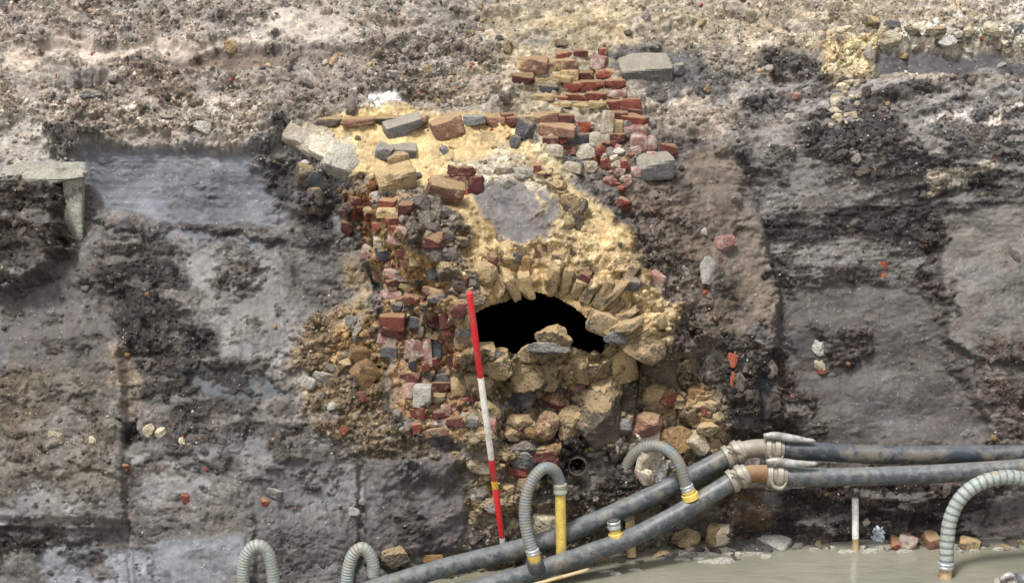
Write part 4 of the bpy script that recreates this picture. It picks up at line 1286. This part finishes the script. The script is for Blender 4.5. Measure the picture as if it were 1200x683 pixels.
for i in range(60):
    x, y = rg.uniform(515, 622), rg.uniform(520, 655)
    if x < 545 and y > 545: continue
    w = rg.uniform(8, 22)
    m = rg.choice(['cream', 'tan', 'umber', 'grey', 'cream', 'umber'])
    lump('rubble_lump', (x, y, x + w, y + w * rg.uniform(.55, .95)), m, None, .35, .9, None, LU,
         ('small ' if w < 14 else 'larger ') + HUE[m] + ' lump in the mortar rubble ' + ('left' if x < 574 else 'right') + ' of the rod foot', 'rubble', 'pale rubble around the rod foot', rg=rg)
for i in range(26):
    t = i / 25
    x, y = 470 + 75 * t + rg.uniform(-8, 22), 222 + 128 * t + rg.uniform(-10, 10)
    w = rg.uniform(12, 26)
    lump('earth_clod', (x, y, x + w, y + w * rg.uniform(.6, 1)), ('dark', 'dark', 'clod', 'soilstone')[i % 4], None, .35, .9, None, LU,
         ('wide ' if w > 19 else 'small ') + 'dark crumbly clod in the ' + ('upper' if t < .35 else 'middle' if t < .7 else 'lower') + ' part of the ridge left of the vault', 'clod', 'dark clods in the ridge left of the vault', rg=rg)
# stones by the water
tb((826, 613, 841, 635), 'sandy', 'left of the two buff blocks standing at the water edge', 'stone_block', .06, 'stone', BRK, (.1, .1, .2))
tb((840, 615, 857, 636), 'cream', 'right of the two buff blocks standing at the water edge', 'stone_block', .06, 'stone', BRK, (.1, -.1, -.2))
tl((786, 620, 814, 640), 'umber', 'brown flat stone between the front pipe and the water edge', 'stone', .7)


def at_water(b, m, label, name='stone', cat='stone', meshes=None, ang=0):
    x0, y0, x1, y1 = b
    p = at_z((x0 + x1) / 2, y1 - 2, 0.0)
    s = scale_at(p)
    h = (y1 - y0) / s
    o = link(name, random.choice(meshes or BRK), None, p + Vector((0, 0.05, h * .30)), (random.uniform(-.3, .3), ang + random.uniform(-.25, .25), random.uniform(-.6, .6)), ((x1 - x0) / s, .12, h * 1.0), M[m])
    return tag(o, label, cat)


at_water((888, 631, 926, 645), 'white', 'long whitish block lying at the water edge under the couplings')
at_water((1055, 628, 1077, 645), 'pink', 'reddish brick scrap half in the water right of the blue scrap', 'brick', 'brick')
at_water((1084, 626, 1101, 645), 'brown', 'brown brick end in the water beside the pale ribbed hose', 'brick', 'brick')
at_water((1044, 634, 1054, 646), 'red', 'small red crumb at the water edge right of the blue scrap', 'brick_fragment', 'brick fragment')
at_water((1126, 632, 1150, 646), 'umber', 'brown stone in the water right of the pale ribbed hose', 'stone', 'stone')
tb((492, 648, 520, 662), 'ochre', 'ochre brick half lying behind the back pipe near the dark cut block', meshes=BRK, prot=.05)
tl((446, 640, 478, 664), 'dark', 'dark lump of clay at the foot of the dark cut block', 'stone', .5)

# ------------------------------------------------------------------ drain pipe end
dp_ = surf(676, 543)
de = empty('drain_pipe', dp_, 'broken end of a small round clay drain pipe opening black above the pipes', 'drain pipe')
dr = 9.5 / scale_at(dp_)
DV = Vector((0.05, 1, -0.12)).normalized()
dvs, dfs = [], []
u_, w_ = DV.orthogonal().normalized(), None
w_ = DV.cross(u_)
for (t, r) in ((1.2, dr * .98), (-0.02, dr), (-0.03, dr * 1.10), (0.3, dr * 1.10)):
    for k in range(24):
        q = 2 * math.pi * k / 24
        dvs.append(DV * t + (u_ * math.cos(q) + w_ * math.sin(q)) * r - Vector((0, .03, 0)))
for i in range(3):
    for k in range(24):
        k2 = (k + 1) % 24
        dfs.append((i * 24 + k, i * 24 + k2, (i + 1) * 24 + k2, (i + 1) * 24 + k))
dfs.append(tuple(range(24)))
link('pipe', mesh_from('drain', dvs, dfs, True, [M['clay'], M['void_shade']], [1] * 24 + [0] * 48 + [1]), de, dp_)  # bore and back face carry the painted-in shade, the rim plain clay

# ------------------------------------------------------------------ ranging rod
rb, rt = surf(590, 640, 4) + Vector((0, -.06, 0)), surf(550, 343, 4)
yb_ = rb.y - .10
yt_ = min(yb_ + (surf(589.5 - 39.5 * q_, 640 - 297 * q_, 4).y - .15 - yb_) / q_ for q_ in np.linspace(.15, 1, 30))
rt, rb = at_y(550, 343, yt_), at_y(589.5, 640, yb_)
rod = empty('ranging_rod', rb, 'red and white striped survey rod leaning against the face left of the opening', 'survey rod')
for a, b, m, nm, r in ((343, 437, 'rod_red', 'red_section', .0185), (437, 533, 'rod_white', 'white_section', .0182), (533, 559, 'rod_red', 'red_section', .0180),
                       (559, 568, 'rod_yellow', 'yellow_band', .0186), (568, 628, 'rod_red', 'red_section', .0180)):
    fa, fb = (a - 343) / 297, (b - 343) / 297
    pa, pb = rt.lerp(rb, fa), rt.lerp(rb, fb)
    ring(nm, pa, pb, [(0, r * .9), (0.01, r), (.99, r), (1, r * .95)], m, rod, 16)
ring('tip', rt.lerp(rb, 285 / 297), rb - (rt - rb).normalized() * .05, [(0, .017), (.5, .016), (1, .003)], 'rod_white', rod, 16)

# ------------------------------------------------------------------ discharge pipes
def ypipe(px):
    return np.interp(px, [380, 450, 600, 740, 860, 900, 1300], [-1.10, -0.98, -0.72, -0.42, -0.20, -0.16, -0.12])


def pts(lst, dy=0.0):
    return [at_y(x, y, ypipe(x) + dy) for x, y in lst]


def coupling(parent, a, b, r, hook=True):
    """collar rings between a and b with a toggle hook"""
    a, b = Vector(a), Vector(b)
    ring('collar', a, b, [(0, r * 1.02), (.02, r * 1.25), (.25, r * 1.32), (.3, r * 1.12), (.45, r * 1.1), (.5, r * 1.3), (.75, r * 1.36), (.8, r * 1.14), (.98, r * 1.1), (1, r * .98)],
         'cast', parent, 28)


def lever(parent, path, r, mat='lever'):
    q, L = resample(catmull(path, 6), .02)
    n_ = len(q)
    add_tube('lever', q, lambda i, n: r * (0.65 + .55 * math.sin(math.pi * min(1, (i / n) * 1.15 + .08))) * (1 if i < n - 1 else .4), [mat], parent, 10)


def discharge(name, left, coup1, elbow, coup2, right, r, matl, mate, matr, lev, hook, label, dy):
    L_ = pts(left, dy)
    root = empty(name, L_[0], label, 'pipe')
    rp, _ = resample(catmull(L_, 10), .03)
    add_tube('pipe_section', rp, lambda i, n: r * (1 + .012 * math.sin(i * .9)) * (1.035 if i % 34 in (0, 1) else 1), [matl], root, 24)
    E = pts(elbow, dy)
    ep, _ = resample(catmull(E, 10), .02)
    add_tube('elbow', ep, lambda i, n: r * .98, [mate], root, 24)
    c1 = pts(coup1, dy)
    coupling(root, c1[0], c1[1], r)
    # toggle hook on the first coupling
    hk = pts(hook, dy - r * 1.3)
    lever(root, hk, .009, 'cast')
    c2 = pts(coup2, dy)
    coupling(root, c2[0], c2[1], r)
    lt = [(c[0] + dx_, c[1] + dy_) for c, dx_, dy_ in ((coup2[0], 6, 6), (coup2[0], 9, 14), (coup2[1], -6, 15), (coup2[1], 0, 8))]
    lever(root, pts(lt, dy - r * 1.15), .011, 'cast')
    rr = pts(right, dy)
    rq, _ = resample(catmull(rr, 10), .05)
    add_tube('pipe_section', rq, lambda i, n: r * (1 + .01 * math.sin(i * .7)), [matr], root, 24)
    lever(root, pts(lev, dy - r * .7), .021)
    return root


discharge('discharge_pipe', [(395, 703), (450, 686), (520, 665), (600, 645), (660, 626), (741, 591), (808, 558), (856, 533)], [(849, 537), (872, 526)],
          [(866, 529), (878, 526), (888, 525), (903, 525)], [(896, 525), (918, 526)],
          [(914, 526), (960, 529), (1042, 533), (1120, 532), (1200, 532), (1300, 531)], .056, 'pipe', 'cast', 'pipe_blue',
          [(895, 511), (908, 510), (925, 513), (956, 517)], [(852, 524), (866, 530), (876, 536)],
          'upper grey black discharge pipe with pale cast elbow and lever coupling', 0.10)
discharge('discharge_pipe', [(530, 697), (580, 684), (634, 667), (687, 649), (741, 629), (794, 602), (835, 578), (864, 560)], [(855, 565), (876, 554)],
          [(870, 557), (882, 555), (892, 555), (906, 556)], [(898, 556), (922, 557)],
          [(916, 558), (960, 559), (1010, 558), (1073, 556), (1130, 553), (1200, 548), (1300, 540)], .056, 'pipe', 'rust', 'pipe',
          [(898, 541), (910, 540), (930, 543), (958, 543)], [(856, 553), (868, 558), (880, 566)],
          'lower grey discharge pipe with rusty brown elbow and lever coupling', -0.04)


# ------------------------------------------------------------------ suction hoses
def hose(parent, path, r, mats, pitch_=.0175, band=3):
    q, L = resample(catmull(path, 12), pitch_ / 6)
    def rad(i, n): return r * (1.0 + 0.038 * (1 if (i % 6) in (1, 2, 3) else 0))
    add_tube('hose', q, rad, mats, parent, 20, True, (lambda i: 1 if (i % 6) in (0, 5) and band else 0))


def clamp(parent, a, b, r, mat='steel', name='clamp'):
    ring(name, a, b, [(0, r), (.1, r * 1.12), (.4, r * 1.12), (.5, r * 1.05), (.6, r * 1.12), (.9, r * 1.12), (1, r)], mat, parent, 20)


def P(lst, y):
    return [at_y(a, b, y) for a, b in lst]


# 1: arch onto a yellow riser
yF = ypipe(626) - 0.07
yR = ypipe(657) + 0.03
t = empty('suction_hose', at_y(626, 664, yF), 'grey ribbed hose bent over from the front pipe to a tall yellow pipe', 'hose')
hp = [(626, 650), (619, 630), (615, 605), (617, 580), (624, 562), (636, 549), (648, 550), (655, 562), (656.5, 578)]
hose(t, [at_y(a, b, yF + (yR - yF) * min(1, i / 7)) for i, (a, b) in enumerate(hp)], .034, ['hose', 'hose_band'])
ring('riser', at_y(656.5, 577, yR), at_y(658, 662, yR), [(0, .031), (1, .031)], 'yellow', t)
clamp(t, at_y(656, 566, yR), at_y(657, 578, yR), .037, 'hose_rib', 'cuff')
ring('fitting', at_y(624.5, 648, yF), at_y(627, 657, yF), [(0, .033), (.1, .038), (.9, .038), (1, .036)], 'yellow', t)
clamp(t, at_y(623.5, 643, yF), at_y(625, 649, yF), .036)
ring('saddle', at_y(626.5, 656, yF), at_y(629, 669, yF), [(0, .036), (.15, .046), (.8, .054), (1, .05)], 'rubber', t)
# 2: arch behind the back pipe to the front pipe
yF = ypipe(809) - 0.04
yB = ypipe(738) + 0.24
t = empty('suction_hose', at_y(809, 583, yF), 'grey ribbed hose arching over the back pipe in front of white mortar', 'hose')
hp = [(737, 608), (733, 585), (731, 562), (737, 540), (750, 527), (768, 522), (785, 529), (797, 546), (805, 572)]
hose(t, [at_y(a, b, yB + (yF - yB) * sstep(2, 7.5, i)) for i, (a, b) in enumerate(hp)], .034, ['hose', 'hose_band'])
ring('riser', at_y(738, 604, yB), at_y(740, 652, yB - .05), [(0, .029), (1, .029)], 'wood', t)
clamp(t, at_y(804, 568, yF), at_y(806.5, 574, yF), .036)
ring('fitting', at_y(806, 573, yF), at_y(810, 584, yF), [(0, .036), (.2, .042), (.45, .04), (.5, .05), (1, .052)], 'yellow', t)
# 3: pale hose right, standing in the water
pb_ = at_z(1108, 676, 0.0)
yW = pb_.y
t = empty('suction_hose', pb_, 'large pale ribbed hose curving out of the water at the right edge', 'hose')
hp = [(1108.5, 664), (1110, 634), (1114, 607), (1127, 582), (1148, 566), (1175, 559), (1200, 561), (1228, 572), (1248, 600), (1258, 650), (1262, 720)]
hose(t, [at_y(a, b, yW + .02 * i) for i, (a, b) in enumerate(hp)], .042, ['hose_pale', 'hose_line'], .040)
ring('riser', at_y(1108.5, 662, yW), at_y(1107, 700, yW), [(0, .037), (1, .037)], 'wood', t)
clamp(t, at_y(1108.5, 658, yW), at_y(1108, 665, yW), .044)
# 4, 5: hoses at lower left
for lst, r, lab, cuff in (([(288, 712), (285, 680), (286, 660), (292, 645), (302, 639), (312, 645), (318, 660), (321, 685), (322, 712)], .036, 'left of two grey ribbed hoses bending up at the bottom edge', False),
                          ([(408, 712), (407, 685), (409, 663), (415, 648), (424, 642), (432, 648), (437, 660), (438, 676)], .036, 'ribbed hose with a black cuff bending up at the bottom edge', True)):
    yL = surf(lst[0][0] + 14, 682).y - 0.12
    t = empty('suction_hose', at_y(lst[0][0], lst[0][1], yL), lab, 'hose')
    hose(t, P(lst, yL), r, ['hose_pale', 'hose_line'] if not cuff else ['hose_rib', 'hose_line'])
    if cuff:
        ring('cuff', at_y(438, 673, yL), at_y(438, 705, yL), [(0, .036), (.05, .042), (.95, .042), (1, .036)], 'rubber', t)
# capped valve on the front pipe
yV = ypipe(721) - .03
t = empty('valve_stub', at_y(722, 633, yV), 'short yellow valve stub with a grey clamp on the front pipe', 'valve')
ring('fitting', at_y(720, 618, yV), at_y(722.5, 633, yV), [(0, .03), (.25, .034), (.4, .034), (.45, .042), (1, .044)], 'yellow', t)
clamp(t, at_y(719, 610, yV), at_y(720, 619, yV), .036)
ring('cap', at_y(718.5, 607, yV), at_y(719, 612, yV), [(0, .02), (.3, .034), (1, .036)], 'rubber', t)
# white stake in the water
ws = at_z(1002.5, 643, 0.0)
t = empty('stake', ws, 'thin white plastic stake standing upright in the water', 'stake')
ring('stain', at_y(1002.5, 630, ws.y), at_y(1002.5, 652, ws.y), [(0, .0205), (1, .0205)], 'wood', t, 14)
ring('shaft', at_y(1002.2, 584, ws.y), at_y(1002.5, 630, ws.y), [(0, .018), (.02, .0205), (1, .0205)], 'stake', t, 14)
# yellow batten
ba, bb = at_y(606, 690, ypipe(620) - .22), at_y(690, 667, ypipe(690) - .20)
bq, _ = resample([ba, bb], .05)
o = add_tube('batten', bq, .011, ['wood'], None, 8)
tag(o, 'thin pale wooden batten lying in front of the lower pipe', 'batten')
# blue scrap
pf = at_z(1029, 634, 0.0)
bm = bmesh.new()
bmesh.ops.create_grid(bm, x_segments=9, y_segments=14, size=.5)
for v in bm.verts:
    q = mnoise.noise_vector(v.co * 4.3 + Vector((3, 1, 7)))
    q2 = mnoise.noise_vector(v.co * 9 + Vector((8, 1, 2)))
    x, y = v.co.x, v.co.y
    v.co = Vector((x * .055 * (1.2 - y * .5) + q.x * .025, q.y * .05 + q2.y * .02, (y + .5) * .09 + q2.z * .012))
me = bpy.data.meshes.new('plastic_scrap')
bm.to_mesh(me)
bm.free()
me.materials.append(M['film'])
o = link('plastic_scrap', me, None, pf)
tag(o, 'crumpled pale blue plastic scrap at the water edge', 'plastic scrap')
# claw coupling at the lower right corner
yC = at_z(1180, 690, -0.05).y
pc = at_y(1178, 690, yC)
t = empty('pipe_coupling', pc, 'grey claw coupling poking up at the bottom right corner', 'coupling')
ring('collar', at_y(1168, 692, yC), at_y(1192, 680, yC), [(0, .05), (.1, .07), (.35, .074), (.4, .058), (.55, .058), (.6, .076), (.9, .07), (1, .05)], 'cast', t)
rq, _ = resample([at_y(1168, 692, yC), at_y(1100, 740, yC - .1)], .05)
add_tube('pipe_section', rq, .054, ['pipe'], t)
rq, _ = resample([at_y(1190, 681, yC), at_y(1260, 676, yC)], .05)
add_tube('pipe_section', rq, .05, ['pipe'], t)
lever(t, [at_y(1172, 680, yC - .06), at_y(1180, 674, yC - .06), at_y(1190, 675, yC - .06)], .016)

# ------------------------------------------------------------------ scum on the water
def foam(cx_, cy_, w, d, seed):
    rg = random.Random(seed)
    bm = bmesh.new()
    n_ = 26
    p = at_z(cx_, cy_, 0.0)
    top = []
    for ringi, f in enumerate((1.0, .8, .45)):
        row = []
        for k in range(n_):
            a = 2 * math.pi * k / n_
            rr = f * (1 + .35 * mnoise.noise(Vector((math.cos(a) * 1.6 + seed, math.sin(a) * 1.6, seed * .7))) + .16 * mnoise.noise(Vector((math.cos(a) * 5, math.sin(a) * 5 + seed, 2))))
            row.append(bm.verts.new((p.x + math.cos(a) * w * rr, p.y + math.sin(a) * d * rr, (-.004, .007, .010)[ringi] + .006 * rg.random())))
        top.append(row)
    c = bm.verts.new((p.x, p.y, .016))
    for a_, b_ in zip(top, top[1:]):
        for k in range(n_):
            k2 = (k + 1) % n_
            bm.faces.new((a_[k], a_[k2], b_[k2], b_[k]))
    for k in range(n_): bm.faces.new((top[-1][k], top[-1][(k + 1) % n_], c))
    return bm


rg = random.Random(3)
fbig = bpy.data.meshes.new('foam')
bmA = bmesh.new()
FO = [(850, 644, .20, .035), (815, 650, .10, .03), (838, 658, .11, .03), (872, 649, .13, .02)]
for _ in range(30):
    fx = rg.uniform(700, 1200)
    FO.append((fx, np.interp(fx, [690, 760, 830, 900, 1220], [666, 657, 648, 643, 641]) + rg.uniform(-2, 12) * (1 if fx < 930 else .4), rg.uniform(.015, .07), rg.uniform(.006, .02)))
for (a, b, w, d) in FO:
    tmp = bpy.data.meshes.new('t')
    bt = foam(a, b, w, d, int(a))
    bt.to_mesh(tmp)
    bt.free()
    bmA.from_mesh(tmp)
    bpy.data.meshes.remove(tmp)
bmA.to_mesh(fbig)
bmA.free()
fbig.materials.append(M['conc'])
o = link('foam', fbig, None)
tag(o, 'pale scum floating along the edge of the muddy water', None, None, 'stuff')

# ------------------------------------------------------------------ stones bedded in the bank (parts) and loose grit (stuff)
inframe = (UF > -150) & (UF < 1350) & (VF > -60) & (VF < 720) & (ZZ > -0.02)
wts = (np.where(inframe, np.clip(ROU, 0, 1) ** 2 * GRA, 0)).ravel()
inhole = poly_mask(UF, VF, [(540, 380), (560, 320), (640, 290), (760, 330), (760, 420), (560, 420)], 1).ravel()
wts *= 1 - inhole
cdf = np.cumsum(wts)
cdf /= cdf[-1]
rg = random.Random(23)
for i in range(40):
    x = rg.uniform(690, 1215)
    p = at_z(x, np.interp(x, [690, 760, 830, 900, 1220], [664, 655, 645, 640, 638]) + rg.uniform(-3, 5), 0.0)
    r = rg.uniform(.015, .04)
    link('stone', rg.choice(LU), BANK, p + Vector((0, .02, r * .1)), (rg.uniform(-.3, .3), rg.uniform(-.3, .3), rg.uniform(-3, 3)), (r * rg.uniform(1.5, 3), r * 1.4, r * .9), M[rg.choice(['clod', 'clod', 'soilstone', 'umber', 'grey', 'dark'])])
pick = np.searchsorted(cdf, RNG.rand(255))
rg = random.Random(17)
SOILF = SOIL.reshape(-1, 3)
for i in pick:
    lum = SOILF[i].mean()
    r = rg.uniform(.024, .05)
    m = rg.choice(['soilstone', 'clod', 'clod']) if lum < .16 else rg.choice(['soilstone', 'soilstone', 'umber', 'grey', 'clod'])
    link('stone', rg.choice(LU), BANK, (PX[i], PY[i] + r * .1, PZ[i]), (rg.uniform(-3, 3), rg.uniform(-3, 3), rg.uniform(-3, 3)),
         (r * rg.uniform(1.2, 2.4), r * rg.uniform(.9, 1.5), r * rg.uniform(.8, 1.4)), M[m])

NG = 52000
pick = np.searchsorted(cdf, RNG.rand(NG))
phi = (1 + 5 ** .5) / 2
ico = np.array([(-1, phi, 0), (1, phi, 0), (-1, -phi, 0), (1, -phi, 0), (0, -1, phi), (0, 1, phi), (0, -1, -phi), (0, 1, -phi), (phi, 0, -1), (phi, 0, 1), (-phi, 0, -1), (-phi, 0, 1)]) / math.sqrt(1 + phi * phi)
icf = np.array([(0, 11, 5), (0, 5, 1), (0, 1, 7), (0, 7, 10), (0, 10, 11), (1, 5, 9), (5, 11, 4), (11, 10, 2), (10, 7, 6), (7, 1, 8), (3, 9, 4), (3, 4, 2), (3, 2, 6), (3, 6, 8), (3, 8, 9), (4, 9, 5), (2, 4, 11), (6, 2, 10), (8, 6, 7), (9, 8, 1)])
q = RNG.randn(NG, 4)
q /= np.linalg.norm(q, axis=1)[:, None]
w_, x_, y_, z_ = q.T
RM = np.stack([1 - 2 * (y_ * y_ + z_ * z_), 2 * (x_ * y_ - w_ * z_), 2 * (x_ * z_ + w_ * y_), 2 * (x_ * y_ + w_ * z_), 1 - 2 * (x_ * x_ + z_ * z_), 2 * (y_ * z_ - w_ * x_),
               2 * (x_ * z_ - w_ * y_), 2 * (y_ * z_ + w_ * x_), 1 - 2 * (x_ * x_ + y_ * y_)], -1).reshape(NG, 3, 3)
rad = np.clip(np.exp(RNG.randn(NG) * .6) * .0046, .0024, .024)
loc = ico[None] * (1 + RNG.randn(NG, 12, 1) * .16) * (rad[:, None] * (0.6 + .8 * RNG.rand(NG, 3)))[:, None, :]
loc = np.einsum('nij,nkj->nki', RM, loc)
cen = np.stack([PX[pick], PY[pick], PZ[pick]], -1)
gv = (loc + cen[:, None, :]).reshape(-1, 3)
gc = SOILF[pick] * (0.5 + 1.1 * RNG.rand(NG, 1))
kind = RNG.rand(NG)
small = (rad < .016)[:, None]
palm = np.array(lin((205, 196, 182)))
redm = np.array(lin((142, 66, 52)))
ochm = np.array(lin((180, 142, 92)))
gc = np.where((kind < .045)[:, None] & (rad < .009)[:, None], palm * (0.6 + .4 * RNG.rand(NG, 1)), gc)
rx = UF.ravel()[pick]
gc = np.where(((kind > .045) & (kind < .053))[:, None] & small, redm, gc)
gc = np.where(((kind > .065) & (kind < .11))[:, None], gc * .45 + ochm * .4, gc)
gf = (icf[None] + (np.arange(NG) * 12)[:, None, None]).reshape(-1, 3)
me = bpy.data.meshes.new('grit')
me.vertices.add(NG * 12)
me.vertices.foreach_set('co', gv.astype(np.float32).ravel())
me.loops.add(len(gf) * 3)
me.loops.foreach_set('vertex_index', gf.astype(np.int32).ravel())
me.polygons.add(len(gf))
me.polygons.foreach_set('loop_start', np.arange(0, len(gf) * 3, 3, dtype=np.int32))
at = me.color_attributes.new('soil', 'FLOAT_COLOR', 'POINT')
cc = np.repeat(np.concatenate([np.clip(gc, .02, .7), np.ones((NG, 1))], 1), 12, axis=0)
at.data.foreach_set('color', cc.astype(np.float32).ravel())
me.materials.append(M['gravel'])
me.update()
o = link('grit', me, None)
tag(o, 'loose grit and small crumbs scattered over the cut face', None, None, 'stuff')
